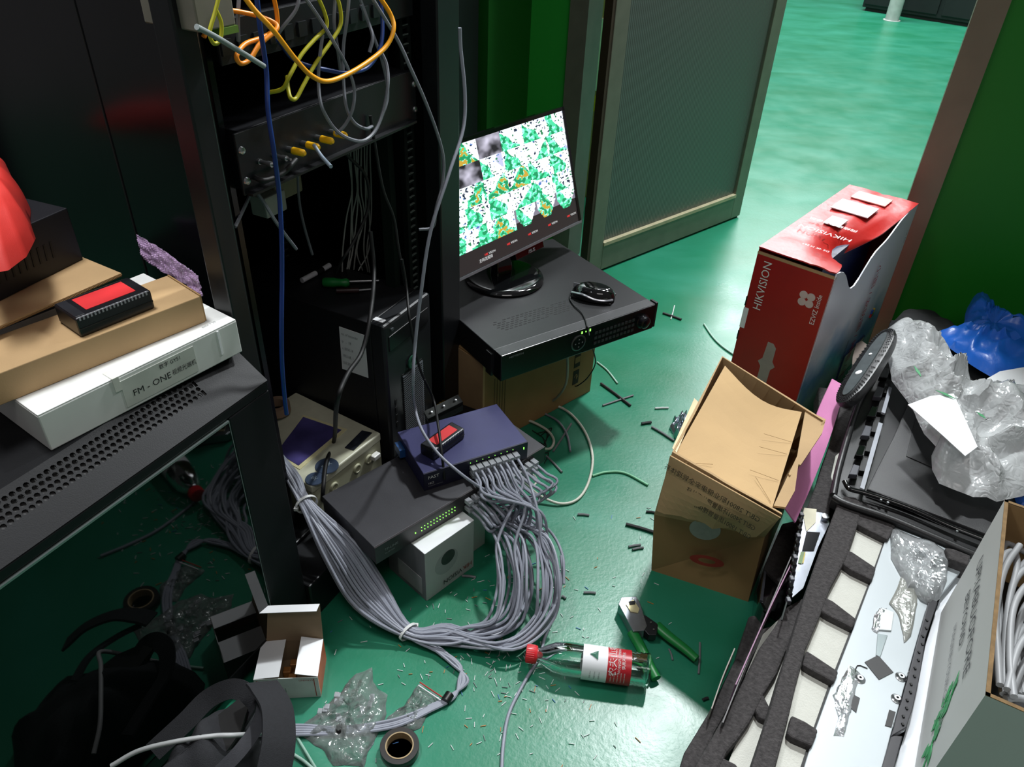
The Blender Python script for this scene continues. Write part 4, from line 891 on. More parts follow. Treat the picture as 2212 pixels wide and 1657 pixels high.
def handle(pts, w0, w1):
    pts = cat_spline(pts, 6); r = [w0+(w1-w0)*i/(len(pts)-1) for i in range(len(pts))]; rings = []
    for i, p in enumerate(pts):
        t = (pts[min(i+1, len(pts)-1)]-pts[max(0, i-1)]).normalized(); q = V((-t.y, t.x, 0)).normalized()
        rings.append([p+(q*math.cos(a)*1.0+V((0, 0, 1))*math.sin(a)*.75)*r[i] for a in [2*math.pi*k/12 for k in range(12)]])
    return MB().loft(rings).build('handle', greenplastic, e, smooth=True)
handle([lp(1366, 1366, .016), lp(1385, 1400, .016), lp(1404, 1440, .014), lp(1418, 1466, .012)], .011, .0095)
handle([lp(1418, 1352, .018), lp(1445, 1375, .018), lp(1480, 1402, .016), lp(1505, 1424, .014)], .011, .008)
# small open carton
zb_ = .058
P, rz, w_, d_ = frame_px(zb_, (547, 1469), (686, 1463), (699, 1380)); P.z = 0
e = thing('small_open_carton', 'small open white carton with raised lid on the floor beside the black bag', 'box', P, rz)
th = .0012; pr = mat('box_print', '#c9cfca', .5); inn_ = mat('inner_brown', '#8b755a', .8)
bx('front_wall', pr, e, 0, 0, 0, w_, th, zb_); bx('back_wall', inn_, e, 0, d_-th, 0, w_, d_, zb_)
bx('side_wall', pr, e, 0, th, 0, th, d_-th, zb_); bx('side_wall', mat('print_orange', '#b5542c', .5), e, w_-th, th, 0, w_, d_-th, zb_)
bx('bottom', inn_, e, th, th, 0, w_-th, d_-th, th)
def hinge(name, m, x0, y0, x1, y1, ln, ang, axis, par, th=.001):
    a = V((x0, y0, zb_)); b_ = V((x1, y1, zb_)); d = V(axis); v = d*math.cos(ang)*ln+V((0, 0, 1))*math.sin(ang)*ln; nn = (b_-a).cross(v).normalized()*th
    return MB().loft([[a, b_, b_+v, a+v], [a+nn, b_+nn, b_+v+nn, a+v+nn]]).build(name, m, par)
hinge('side_flap', whitecard2, 0, th, 0, d_-th, w_*.40, .10, (1, 0, 0), e); hinge('side_flap', whitecard2, w_, th, w_, d_-th, w_*.36, .25, (-1, 0, 0), e)
ld = hinge('lid', inn_, 0, d_, w_, d_, .078, math.radians(78), (0, 1, 0), e)
lt = V((0, d_, zb_))+(V((0, 1, 0))*math.cos(math.radians(78))+V((0, 0, 1))*math.sin(math.radians(78)))*.078
tf = [lt, lt+V((w_, 0, 0)), lt+V((w_-.003, -.018, .003)), lt+V((.003, -.018, .003))]
MB().loft([tf, [p+V((0, 0, .001)) for p in tf]]).build('tuck_flap', whitecard2, ld)
bx('red_stripe', mat('red_line', '#a3392f', .5), e, .004, -.0004, .004, .0055, 0, zb_-.004); bx('red_stripe', mat('red_line', '#a3392f', .5), e, w_-.008, -.0004, .004, w_-.0065, 0, zb_-.004)
text(e, 'UNIVIEW', .006, (w_*.70, -.0008, zb_-.008), (1, 0, 0), (0, 0, 1), mat('red_line', '#a3392f', .5)); bx('printed_mark', greyink, e, w_*.46, -.0005, .018, w_*.47, 0, .03)
for i in range(4):
    x, y = w_*(.42+.05*(i % 2)*2), d_*(.25+.16*i); ge = MB().box(x-.008, y-.006, th, x+.006, y+.006, .014+.003*i).build('packed_plug', mat('plug_copper', '#a9713c', .35, .3, .2, 80), e, bevel=.0015)
# tape roll
c = Z(864, 1622, .0)
e = thing('tape_roll', 'roll of black insulating tape lying flat at the bottom edge', 'tape', c)
MB().lathe([(0, .0235), (0, .032), (.001, .0325), (.016, .0325), (.017, .032), (.017, .0235), (0, .0235)], V(), (0, 0, 1), 48).build('tape_winding', mat('tape_dark', '#24211f', .35), e, smooth=True)
MB().lathe([(.0, .0215), (0, .0235), (.0178, .0235), (.0178, .0215), (0, .0215)], V(), (0, 0, 1), 48).build('core', mat('core_tan', '#a5906c', .7), e, smooth=True)
# clear bags
clear = plastic('clear_film', '#e6efec', .27, .10)
ol = [Z(x, y, .004) for x, y in [(803, 1440), (806, 1470), (835, 1500), (830, 1560), (800, 1612), (785, 1655), (720, 1650), (690, 1610), (655, 1590), (650, 1565), (700, 1530), (745, 1480), (770, 1452)]]
bag1 = crumple('plastic_bag', ol, .001, .022, 4, clear, ridge=True, amp=.5, freq=34, rings=16, label='crumpled clear plastic bag under the taped cable branch', cat='bag', group=None)
for i in range(16):
    q = V((rc.uniform(-.045, .045), rc.uniform(-.04, .03), .006+rc.random()*.006)); MB().box(q.x-.004, q.y-.005, q.z-.002, q.x+.004, q.y+.005, q.z+.003).build('loose_plug', clearplug, bag1, bevel=.001)
ol = [Z(x, y, .003) for x, y in [(905, 1475), (925, 1490), (950, 1505), (930, 1535), (905, 1572), (880, 1582), (845, 1572), (835, 1550), (870, 1525), (890, 1495)]]
bag2 = crumple('plastic_bag', ol, .001, .012, 9, clear, ridge=True, amp=.6, freq=60, rings=12, label='small clear zip bag with a red seal above the tape roll', cat='bag')
zp = [Z(907, 1474, .012), Z(955, 1506, .010)]; d = bag2.location
MB().tube([zp[0]-d, zp[1]-d], .0012, 6).build('red_seal', mat('seal_red', '#a8322e', .4), bag2); MB().tube([zp[0]-d+V((-.002, -.006, 0)), zp[1]-d+V((-.002, -.006, 0))], .001, 6).build('zip_line', whitecard2, bag2)
# black bag bottom left
fab = mat('bag_fabric', '#1b1c20', .85, 0, .15, 200, .4, 900); fabd = mat('bag_inside', '#0b0a0a', .9, 0, .1)
ol = [Z(x, y, .05) for x, y in [(235, 1690), (300, 1640), (370, 1600), (430, 1560), (500, 1530), (560, 1520), (600, 1545), (612, 1600), (640, 1800), (500, 1950), (100, 1950), (60, 1800)]]
ol = [p+N*max(0, .05-loc_ab(p)[1]) for p in ol]
bagb = crumple('shoulder_bag', ol, .001, .15, 12, fab, amp=.18, freq=9, rings=14, label='black fabric shoulder bag lying open at the bottom left edge', cat='bag')
bo = V(bagb.location)
def strap(pts, wd, m, name, par, o=bo, th=.004):
    pts = cat_spline([p-o for p in pts], 7); rings = []
    for i, p in enumerate(pts):
        t = (pts[min(i+1, len(pts)-1)]-pts[max(0, i-1)]).normalized(); w2_ = V((-t.y, t.x, .6)).normalized(); w2_ = (w2_-t*w2_.dot(t)).normalized(); nn = t.cross(w2_)
        rings.append([p-w2_*wd/2-nn*th/2, p+w2_*wd/2-nn*th/2, p+w2_*wd/2+nn*th/2, p-w2_*wd/2+nn*th/2])
    return MB().loft(rings).build(name, m, par, smooth=True)
strap([Z(330, 1625, .12), Z(400, 1560, .13), Z(450, 1510, .14), Z(500, 1488, .15), Z(532, 1500, .15), Z(538, 1530, .14), Z(515, 1575, .12)], .03, fab, 'strap', bagb)
strap([Z(590, 1675, .15), Z(602, 1600, .17), Z(598, 1530, .18), Z(575, 1488, .18), Z(565, 1475, .175)], .05, fab, 'side_flap', bagb)
strap([Z(470, 1672, .15), Z(520, 1620, .16), Z(560, 1560, .16), Z(572, 1505, .165)], .02, mat('bag_trim', '#2c2d32', .8, 0, .1, 200, .3, 900), 'rim', bagb)
pp('opening', [(440, 1590), (470, 1545), (515, 1510), (535, 1530), (520, 1580), (470, 1650), (425, 1655)], .150, .006, fabd, bagb)
cable('network_cable', [Z(240, 1655, .16), Z(300, 1622, .17), Z(380, 1602, .175), Z(460, 1590, .175), Z(510, 1588, .17), Z(560, 1584, .11), Z(612, 1580, .03)], .0035, mat('light_grey_cable', '#a9abab', .45), 'light grey cable running across the black shoulder bag', k=8)

# ================================================================ debris on the floor
bitc = {'grey': mat('bit_grey', '#6f7274', .5), 'white': mat('bit_white', '#cfd4d2', .5), 'dark': mat('bit_dark', '#2c2b2c', .5), 'orange': mat('bit_orange', '#b5722e', .5), 'blue': mat('bit_blue', '#3a6ea8', .5)}
BITS = [((1415, 882), (1444, 881), 'white', .003, 'pale cable offcut on the floor right of the crossed scraps'), ((1408, 922), (1456, 952), 'grey', .0035, 'grey cable offcut pointing at the open tan carton'), ((1386, 915), (1407, 912), 'dark', .004, 'dark tape scrap left of the open tan carton'),
 ((1302, 876), (1368, 854), 'grey', .003, 'grey stick of the crossed scraps near the recorder'), ((1298, 828), (1362, 876), 'dark', .004, 'black frayed wire of the crossed scraps near the recorder'), ((1432, 676), (1472, 690), 'dark', .004, 'dark tape scrap on the floor between recorder and red box'), ((1457, 660), (1449, 690), 'white', .002, 'thin white stick lying across the dark scrap'),
 ((1396, 1105), (1418, 1108), 'dark', .003, 'dark cable end poking out left of the tan carton'), ((1352, 1132), (1420, 1152), 'dark', .004, 'black frayed wire end touching the tan carton'), ((1358, 1181), (1384, 1177), 'grey', .003, 'upper of two short grey pieces left of the tan carton'), ((1366, 1187), (1390, 1183), 'grey', .003, 'lower of two short grey pieces left of the tan carton'),
 ((1248, 1111), (1273, 1113), 'grey', .003, 'grey cable piece right of the cable loops'), ((1261, 1280), (1287, 1281), 'grey', .003, 'short grey cable piece between bottle and cable loops'), ((1213, 1288), (1222, 1293), 'grey', .003, 'tiny grey cable piece at the edge of the cable loops'), ((1234, 915), (1195, 975), 'grey', .003, 'grey cable piece leaning over the white cable loop'), ((1180, 985), (1214, 1020), 'grey', .003, 'bent grey cable piece at the corner of the dark switch'),
 ((1445, 1402), (1453, 1426), 'grey', .002, 'thin grey stick lying between the green handles'), ((1512, 1388), (1509, 1456), 'grey', .0022, 'thin grey stick at the tip of the right green handle'), ((998, 1244), (1028, 1247), 'grey', .003, 'grey cable piece in front of the camera carton'), ((1518, 1512), (1530, 1508), 'dark', .003, 'dark crumb beside the lowest foam strip')]
for a_, b_, c_, r_, l_ in BITS: MB().tube([Z(*a_, r_), Z(*a_, r_).lerp(Z(*b_, r_), .5)+V((.001, .001, 0)), Z(*b_, r_)], r_*.9, 7).build('cable_offcut', bitc[c_], label=l_, cat='scrap')
cable('white_strip', [Z(1521, 700, .003), Z(1540, 728, .003), Z(1560, 748, .003), Z(1588, 768, .003)], .003, mat('strip_white', '#a8c6b8', .5), 'curved pale strip on the floor left of the red box', cat='scrap')
cable('white_strip', [Z(1290, 782, .003), Z(1312, 800, .003), Z(1334, 828, .003)], .0025, mat('strip_white', '#a8c6b8', .5), 'curved pale strip on the floor right of the brown carton', cat='scrap')
cable('white_strip', [Z(1280, 1028, .003), Z(1310, 1020, .003), Z(1350, 1022, .003), Z(1400, 1048, .003)], .003, mat('strip_green', '#7dbd95', .5), 'curved pale green strip on the floor left of the tan carton', cat='scrap')
cable('white_strip', [Z(610, 1617, .003), Z(650, 1640, .003), Z(680, 1665, .003)], .003, mat('strip_white', '#a8c6b8', .5), 'straight white strip on the floor below the clear bag', cat='scrap')
cable('white_strip', [Z(612, 1545, .003), Z(640, 1590, .003), Z(682, 1660, .003)], .0025, mat('strip_white2', '#8fb3a3', .5), 'thin strip sliding under the clear bag on the floor', cat='scrap')
e = crumple('foil_scrap', [Z(x, y, .01) for x, y in [(1448, 920), (1462, 898), (1485, 890), (1485, 930), (1460, 945)]], .001, .03, 5, mat('foil', '#b9c2cc', .2, .8, .1, 60), amp=.7, freq=70, label='crumpled silver foil scrap beside the open tan carton', cat='scrap')
for colr, n_ in (('white', 210), ('orange', 45), ('blue', 25), ('grey', 60)):
    mb = MB()
    for i in range(n_):
        if rc.random() < .7: x, y = rc.gauss(1100, 110), rc.gauss(1400, 95)
        else: x, y = rc.uniform(700, 1450), rc.uniform(1080, 1650)
        if y < 1180 and x < 1230: continue
        p = Z(x, y, .0012); a = rc.uniform(0, 3.14); l_ = rc.uniform(.0025, .0065); d = V((math.cos(a), math.sin(a), 0))*l_
        mb.tube([p-d, p+d], .0007, 4)
    mb.build('wire_clippings', bitc[colr], label='tiny %s wire clippings scattered on the green floor' % colr, cat='clippings', kind='stuff')

# ================================================================ TAN OPEN CARTON
def G(x, y): return Z(x, y, 0)
FL, FR = G(1407, 1232), G(1616, 1300); BLf = FL+V((.16, .28, 0)); BRf = FR+V((.14, .26, 0))
mz = .17
ML, MR = Z(1413, 1112, mz), Z(1652, 1160, mz); MBL = ML+V((.155, .30, 0)); MBR = MR+V((.14, .27, 0))
T = .33; TL_, TR_, TBR, TBL = Z(1452, 976, T), Z(1690, 1112, T), Z(1783, 908, T), Z(1560, 769, T)
e = thing('open_tan_carton', 'crushed tan carton with open top and upside down print in front of the red box', 'box', FL)
L_ = lambda p: p-FL
lower = MB().loft([[L_(FL), L_(FR), L_(BRf), L_(BLf)], [L_(ML), L_(MR), L_(MBR), L_(MBL)]]).build('body', kraft2, e)
ins = lambda p, c, k_: p+(c-p)*k_
cT = (TL_+TR_+TBR+TBL)/4; TZi = V((0, 0, -.035))
def wallq(name, m, lo0, lo1, hi1, hi0, th=.005, sag=0, par=e, nseg=8, c=None, jag=0):
    rows = []
    c = c if c is not None else cT
    for i in range(nseg+1):
        t = i/nseg; lo = lo0.lerp(lo1, t); hi = hi0.lerp(hi1, t)+V((0, 0, -sag*math.sin(math.pi*t)))+V((0, 0, -jag*abs(noise.noise(V((t*9, 3, 1))))))
        inw = (V((c.x, c.y, 0))-V((hi.x, hi.y, 0))).normalized()*th
        rows.append([L_(lo), L_(hi), L_(hi+inw), L_(lo+inw)])
    return MB().loft(rows).build(name, m, par)
wallq('front_wall', kraft, ML+V((0, 0, .0)), MR, TR_, TL_, jag=.004); wallq('left_wall', kraft, MBL, ML, TL_, TBL); wallq('back_wall', kraft, MBR, MBL, TBL, TBR, sag=.0); wallq('right_wall', kraft, MR+V((0, .02, 0)), MBR, TBR, TR_+V((.04, .1, 0)), sag=.02)
# bulged folded board under the front rim
f0, f1 = TL_.lerp(ML, .03), TR_.lerp(MR, .03); g0, g1 = TL_.lerp(ML, .85)+V((-.0, -.012, 0)), TR_.lerp(MR, .62)+V((-.03, -.02, 0))
rows = []
for i in range(13):
    t = i/12; a_ = f0.lerp(f1, t); b_ = g0.lerp(g1, t); mdp = a_.lerp(b_, .5)+V((-.2, -.5, .2)).normalized()*.014*math.sin(math.pi*t)
    b_ = b_+V((0, 0, .012*noise.noise(V((t*6, 1, 2)))))
    rows.append([L_(p) for p in cat_spline([a_+V((-.002, -.004, 0)), mdp, b_], 4)])
ff = grid_sheet(rows, .003).build('front_flap', kraft, e)
# inner board: slightly dished sheet
bp_ = [(1566, 790), (1732, 890), (1668, 1098), (1458, 982)]; q = [Z(x, y, T-.006) for x, y in bp_]
rows = []
for i in range(11):
    t = i/10; a_ = q[3].lerp(q[2], t); b_ = q[0].lerp(q[1], t)
    if True: b_ = b_+V((-.25, -.95, 0))*(.045*math.sin(math.pi*min(1, t*1.0))**1.1)
    rows.append([L_(a_.lerp(b_, s/8)+V((0, 0, -.012*math.sin(math.pi*s/8)*math.sin(math.pi*t)))) for s in range(9)])
grid_sheet(rows, .003).build('inner_board', mat('kraft_light', '#c09f70', .8, 0, .05, 10, .1, 400), e)
for a_, b_ in [((1650, 937), (1710, 955)), ((1640, 965), (1700, 981)), ((1620, 1015), (1682, 1038)), ((1480, 1000), (1540, 1003)), ((1632, 1030), (1665, 1085))]:
    A0, B0 = Z(*a_, T-.004), Z(*b_, T-.004)
    MB().tube([L_(A0), L_(A0.lerp(B0, .5)), L_(B0)], .0004, 4).build('crease', kraft2, e)
pp('side_flap', [(1740, 884), (1784, 906), (1776, 935), (1730, 1004), (1718, 1002), (1722, 985)], T-.004, .004, kraft, e)
pp('side_flap', [(1722, 985), (1727, 985), (1717, 1060), (1697, 1096), (1671, 1092)], T-.003, .004, kraft, e)
pp('tape_strip', [(1452, 968), (1500, 860), (1508, 868), (1462, 978)], T-.002, .001, mat('tape_brown', '#c2a260', .3), e)
# upside-down print on the folded front
tx0, tx1 = L_(f0.lerp(f1, .92)), L_(f0.lerp(f1, .05)); td = (tx1-tx0).normalized(); dn = (L_(g0.lerp(g1, .5))-L_(f0.lerp(f1, .5))).normalized()
nrm = td.cross(dn)
for i, s_ in enumerate(['GB/T 28001职业健康安全管理体系', 'GB/T 24001环境管理体系认证', 'GB/T 19001质量管理体系']):
    text(e, s_, .016, tx0+dn*(.034+.024*i)+V((-.2, -.5, .2)).normalized()*.019+td*.012, td, -dn, mat('print_dark', '#2a241c', .8), sx=.82 if i == 0 else .68, off=.001)
fd = (L_(MR)-L_(ML)).normalized(); fu = (L_(ML)-L_(FL)).normalized(); fn = fd.cross(fu).normalized()
if fn.y > 0: fn = -fn
c_ = L_(Z(1530, 1135, .15)); c_ = L_(ML).lerp(L_(MR), .47)-fu*.012; MB().lathe([(0, .030), (.001, .0295)], c_+fn*.0005, fn, 32).build('round_sticker', mat('sticker_pale', '#a9aca2', .5, 0, .1, 80), e, smooth=True)
c_ = L_(FL).lerp(L_(FR), .55)+fu*.085
ov = [c_+fd*.034*math.cos(a)+fu*.016*math.sin(a)+fn*.0008 for a in [2*math.pi*k/28 for k in range(28)]]; iv = [c_+fd*.017*math.cos(a)+fu*.007*math.sin(a)+fn*.0008 for a in [2*math.pi*k/28 for k in range(28)]]
mb = MB(); mb.add(ov+iv, [(k, (k+1) % 28, 28+(k+1) % 28, 28+k) for k in range(28)]); mb.build('red_oval_print', mat('oval_red', '#9a3528', .7), e)

# ================================================================ RED RECORDER BOX
RZ = .5; a0, a1, a2 = Z(1640, 532, RZ), Z(1812, 590, RZ), Z(1903, 413, RZ)
xd = (a1-a0).normalized(); rw = .185; rd = .55; rrz = math.atan2(xd.y, xd.x)
org = a0.copy(); org.z = 0; org = org+V((0, 0, 0))
rb = thing('recorder_carton', 'tall red and white recorder carton standing in the doorway with a torn top', 'box', org, rrz)
bx('front_face', red, rb, 0, 0, 0, rw, .003, RZ-.018, bevel=.0008); bx('left_face', red, rb, 0, .003, 0, .003, rd, RZ-.004)
bx('rear_face', red, rb, 0, rd-.003, 0, rw, rd, RZ-.002); bx('bottom', kraft, rb, .003, .003, 0, rw-.003, rd-.003, .003)
def sidemat():
    m = bpy.data.materials.new('box_picture'); m.use_nodes = True; nt = m.node_tree; b = nt.nodes['Principled BSDF']; b.inputs['Roughness'].default_value = .3
    tc = nt.nodes.new('ShaderNodeTexCoord'); sp = nt.nodes.new('ShaderNodeSeparateXYZ'); r = nt.nodes.new('ShaderNodeValToRGB'); nz = nt.nodes.new('ShaderNodeTexNoise'); nz.inputs['Scale'].default_value = 9; nz.inputs['Detail'].default_value = 5
    ad = nt.nodes.new('ShaderNodeMath'); ad.operation = 'MULTIPLY_ADD'; ad.inputs[1].default_value = .28
    nt.links.new(tc.outputs['Object'], sp.inputs[0]); nt.links.new(tc.outputs['Object'], nz.inputs['Vector']); nt.links.new(nz.outputs['Fac'], ad.inputs[0]); nt.links.new(sp.outputs['Z'], ad.inputs[2])
    nt.links.new(ad.outputs[0], r.inputs['Fac']); el = r.color_ramp.elements; el[0].position = .1; el[0].color = (*hexc('#7f9b86'), 1); el[1].position = .42; el[1].color = (*hexc('#eef0fb'), 1)
    for p_, c_ in ((.17, '#5c946a'), (.23, '#9cc3c2'), (.29, '#5f8fc0'), (.35, '#b4cbe4')): x_ = el.new(p_); x_.color = (*hexc(c_), 1)
    nt.links.new(r.outputs['Color'], b.inputs['Base Color']); return m
# printed side with a crushed top edge
rows = []; ny = 22
for j in range(ny+1):
    y = rd*j/ny; t = j/ny; dip = .10*math.exp(-((t-.30)/.16)**2)+.035*math.exp(-((t-.6)/.15)**2)
    rows.append([V((rw+(.0 if s < 9 else -.0), y, (RZ-dip)*s/10)) for s in range(11)])
sd = grid_sheet(rows, .003).build('printed_side', sidemat(), rb)
# crumpled top
rows = []
for i in range(13):
    t = i/12; row = []
    for j in range(23):
        y = rd*j/22; v_ = j/22; cr = math.exp(-((v_-.33)/.17)**2)*max(0, (t-.35)/.65)**1.4; cr2 = math.exp(-((v_-.62)/.14)**2)*max(0, (t-.6)/.4)
        row.append(V((rw*t-.062*cr-.012*cr2, y, RZ-.05*cr-.02*cr2+.004*noise.noise(V((t*7, v_*12, 1)))*(1 if t > .1 else 0))))
    rows.append(row)
top = grid_sheet(rows, .003).build('crushed_top', mat('red_gloss', '#b8221f', .36, 0, .05, 20, .3, 60), rb, smooth=True)
top.data.set_sharp_from_angle(angle=math.radians(60))
bx('top_lip', kraft, rb, 0, .0, RZ-.018, rw, .004, RZ-.012)
bx('blue_liner', mat('liner_blue', '#182448', .4, 0, .2, 30), rb, rw-.075, .08, .28, rw-.055, rd*.78, RZ-.03)
def rt(s, size, x, z, sx=1, m=white): text(rb, s, size, (x, -.0012, z), (0, 0, 1), (-1, 0, 0), m, sx=sx)
rt('HIKVISION', .028, .040, RZ-.155, .95); rt('EZVIZ Inside', .0155, rw-.016, RZ-.14, .95); rt('NVR', .022, .115, .105)
for k in range(4):
    a = math.pi/4+k*math.pi/2; MB().lathe([(0, .0095), (.0008, .0095)], (rw-.048+.0125*math.cos(a), -.0002, RZ-.085+.0125*math.sin(a)), (0, -1, 0), 20).build('flower_emblem', mat('emblem_grey', '#c9b9b5', .5), rb, smooth=True)
hp = mat('handle_hole', '#a09a94', .7)
hx, hz_ = .088, .215
MB().prism([V((hx+x, -.0008, hz_+z)) for x, z in [(-.013, -.065), (.012, -.06), (.013, -.012), (.022, 0), (.013, .012), (.013, .05), (.004, .06), (-.010, .06), (-.013, .012), (-.022, 0), (-.013, -.012)]], (0, .001, 0)).build('handle_cutout', hp, rb)
bx('torn_patch', whitecard2, rb, -.0008, -.0008, .285, .012, .0, .34); bx('slit', deepblack, rb, -.001, -.001, .25, .002, .0, .275); bx('slit', deepblack, rb, -.001, -.001, .345, .002, .0, .37)
# print on top and side
def tt(s, size, x, y, sx=1, m=white): text(rb, s, size, (x, y, RZ+.0075), (-1, 0, 0), (0, -1, 0), m, sx=sx)
tt('HIKVISION', .027, .150, .175); tt('网络硬盘录像机', .017, .140, .235); tt('DS 4K H.265', .012, .135, .075)
bx('shipping_label', whitecard2, rb, .03, .34, RZ+.003, .125, .42, RZ+.0052); bx('printed_panel', mat('pink_panel', '#e39b91', .35), rb, .04, .45, RZ+.002, .13, .51, RZ+.0046); bx('printed_panel', mat('pale_panel', '#d8cfcd', .35), rb, .055, .235, RZ+.002, .095, .29, RZ+.0048)
def stt(s, size, y, z, m): text(rb, s, size, (rw+.0045, y, z), (0, 0, -1), (0, 1, 0), m, sx=1)
pk = mat('print_pink', '#b3264c', .5)
stt('小图 / 安防图 / 网图 / 图114', .034, rd*.60, RZ-.10, pk); stt('CE FC', .014, rd*.92, RZ-.06, greyink); stt('网络录像机', .015, rd*.50, .20, mat('print_navy', '#2b3a5c', .5))
bx('spec_frame', mat('print_navy', '#2b3a5c', .5), rb, rw+.0002, rd*.55, .06, rw+.0042, rd*.82, .14); bx('spec_panel', mat('spec_paper', '#b9bfae', .5), rb, rw+.0006, rd*.56, .065, rw+.0046, rd*.81, .135)
for k, c_ in enumerate(('#c23b3b', '#3d9a4a', '#3f62b8', '#d7b23a')): bx('colour_mark', mat('mark%d' % k, c_, .5), rb, rw+.0004, rd*.80+.012*(k % 2), .20+.012*(k//2), rw+.0046, rd*.80+.01+.012*(k % 2), .21+.012*(k//2))

# ================================================================ PILE AT THE RIGHT
# dark stack of foam that carries the pile
def foamslab(pix, zt, th, label, **k):
    return pp('foam_slab', pix, zt, th, foam, None, bevel=.004, label=label, cat='foam', **k)
foamslab([(1738, 1118), (1792, 1010), (1845, 860), (1990, 700), (2212, 740), (2330, 900), (2330, 1250), (2120, 1215), (1790, 1115)], .145, .144, 'thick dark foam block under the black television cover')
foamslab([(1735, 1118), (1765, 1040), (1782, 985), (1800, 935), (1836, 800), (1862, 790), (1858, 870), (1826, 960), (1806, 1020), (1792, 1112)], .185, .04, 'dark foam edge strip between pink sheet and black television cover')
foamslab([(1768, 835), (1792, 838), (1800, 870), (1788, 905), (1770, 900)], .20, .05, 'small dark foam end piece behind the pink sheet')
pp('foam_slab', [(1805, 985), (1828, 965), (1808, 1028), (1800, 1045), (1795, 1030)], .1865, .004, foamwhite, None, label='small white foam patch beside the black television cover rim', cat='foam')
pp('card_scrap', [(1842, 770), (1850, 742), (1862, 736), (1880, 750), (1868, 790), (1846, 850), (1838, 850)], .215, .004, mat('scrap_brown', '#7c7068', .8, 0, .1, 30), None, label='brownish card scrap standing at the foot of the door post', cat='card')
# pink sheet: curved thin foam leaning between carton and foam
c1_ = [Z(1796, 820, .25), Z(1765, 890, .25), Z(1735, 980, .24), Z(1705, 1060, .23), Z(1693, 1098, .225)]
c2_ = [Z(1824, 836, .235), Z(1812, 880, .23), Z(1788, 955, .22), Z(1752, 1048, .205), Z(1716, 1130, .195)]
A0, B0 = cat_spline(c1_, 5), cat_spline(c2_, 5)
grid_sheet([[A0[j].lerp(B0[j], i/4) for j in range(len(A0))] for i in range(5)], .003).build('pink_sheet', mat('pink_foam', '#e08fc0', .6, 0, .04, 20, .1, 300), label='pink foam sheet leaning between the tan carton and the dark foam', cat='foam sheet', smooth=True)
# black television back cover
TVZ = .235
tv = thing('television_cover', 'large black plastic television back cover lying under the clear bag', 'plastic cover', Z(1862, 1054, TVZ-.04))
outp = [(1798, 1072), (1812, 1000), (1850, 880), (1892, 800), (1925, 690), (2330, 760), (2330, 1290), (2180, 1235), (2010, 1160), (1830, 1092)]
pp('shell', outp, TVZ-.012, .03, blkplastic, tv, bevel=.003)
pp('inner_panel', [(1873, 1056), (1896, 1010), (1931, 942), (1958, 880), (1975, 835), (2330, 860), (2330, 1240), (2200, 1180), (2050, 1122)], TVZ+.004, .014, mat('cover_grey', '#2c2c2d', .38, 0, .08, 30, .25, 1200), tv, bevel=.003)
pp('recess', [(1958, 985), (1978, 900), (2045, 925), (2020, 1012)], TVZ+.006, .004, mat('cover_dark', '#151516', .4, 0, .1, 30, .1, 900), tv, bevel=.001)
def ridge(pts, z, r, m, name): return MB().tube(cat_spline([lc(tv, Z(x, y, z)) for x, y in pts], 6), r, 8).build(name, m, tv, smooth=True)
ridge([(1800, 1070), (1815, 1000), (1852, 880), (1893, 800), (1922, 715)], TVZ-.004, .007, blkplastic, 'rim')
ridge([(1800, 1074), (1830, 1090), (1920, 1120), (2010, 1158), (2120, 1205), (2220, 1240)], TVZ-.004, .0075, blkplastic, 'rim')
ridge([(1824, 1040), (1835, 1056), (1870, 1066), (1960, 1096), (2060, 1140), (2150, 1175)], TVZ+.002, .005, glossblack, 'front_bead')
pp('light_strip', [(1858, 1053), (1867, 1057), (1907, 915), (1898, 912)], TVZ+.009, .005, mat('strip_grey', '#9a9ea6', .35), tv)
pp('light_strip', [(1904, 890), (1912, 893), (1927, 838), (1920, 835)], TVZ+.009, .005, mat('strip_grey', '#9a9ea6', .35), tv)
for i in range(6):
    y = 1010-i*42; x = 1838+i*13
    pp('clip_tab', [(x-4, y+14), (x+14, y+16), (x+20, y-4), (x+6, y-8)], TVZ+.008, .012, glossblack if i % 2 else mat('clip_grey', '#4a4b52', .3), tv, bevel=.0015)
    pp('clip_slot', [(x+18, y+6), (x+30, y+8), (x+36, y-18), (x+24, y-20)], TVZ-.002, .008, deepblack, tv)
for x, y in ((1902, 1082), (1917, 1088), (2066, 1150)): MB().lathe([(0, .003), (.004, .0022)], lc(tv, Z(x, y, TVZ+.001)), (0, 0, 1), 8).build('screw_post', steel, tv, smooth=True)
# speaker / mesh grille lying tilted
ms = thing('mesh_speaker', 'black oval mesh grille leaning on the pile beside the clear bag', 'speaker', Z(1868, 790, .30))
sa, sb = Z(1822, 862, .285)-ms.location, Z(1916, 716, .335)-ms.location
sd_ = (sb-sa).normalized(); sq = V((.55, -.15, .45)); sq = (sq-sd_*sq.dot(sd_)).normalized(); sn_ = sd_.cross(sq).normalized()
def stad(hl, hw, off):
    c = (sa+sb)/2+sn_*off; out_ = []
    for k in range(36):
        a = 2*math.pi*k/36; out_.append(c+sd_*hl*math.copysign(abs(math.cos(a))**.75, math.cos(a))+sq*hw*math.copysign(abs(math.sin(a))**.8, math.sin(a)))
    return out_
Ls = (sb-sa).length/2+.012
if sn_.dot(EYE-ms.location) < 0: sn_ = -sn_
MB().loft([stad(Ls-.006, .030, -.022), stad(Ls, .034, -.012), stad(Ls, .034, -.001), stad(Ls-.004, .030, .002)]).build('housing', blkplastic, ms, smooth=True)
MB().loft([stad(Ls-.022, .016, .002), stad(Ls-.022, .016, .0045)]).build('face_plate', mat('plate_grey', '#5b6264', .35, .3, .15, 60), ms)
mesh_mb = MB()
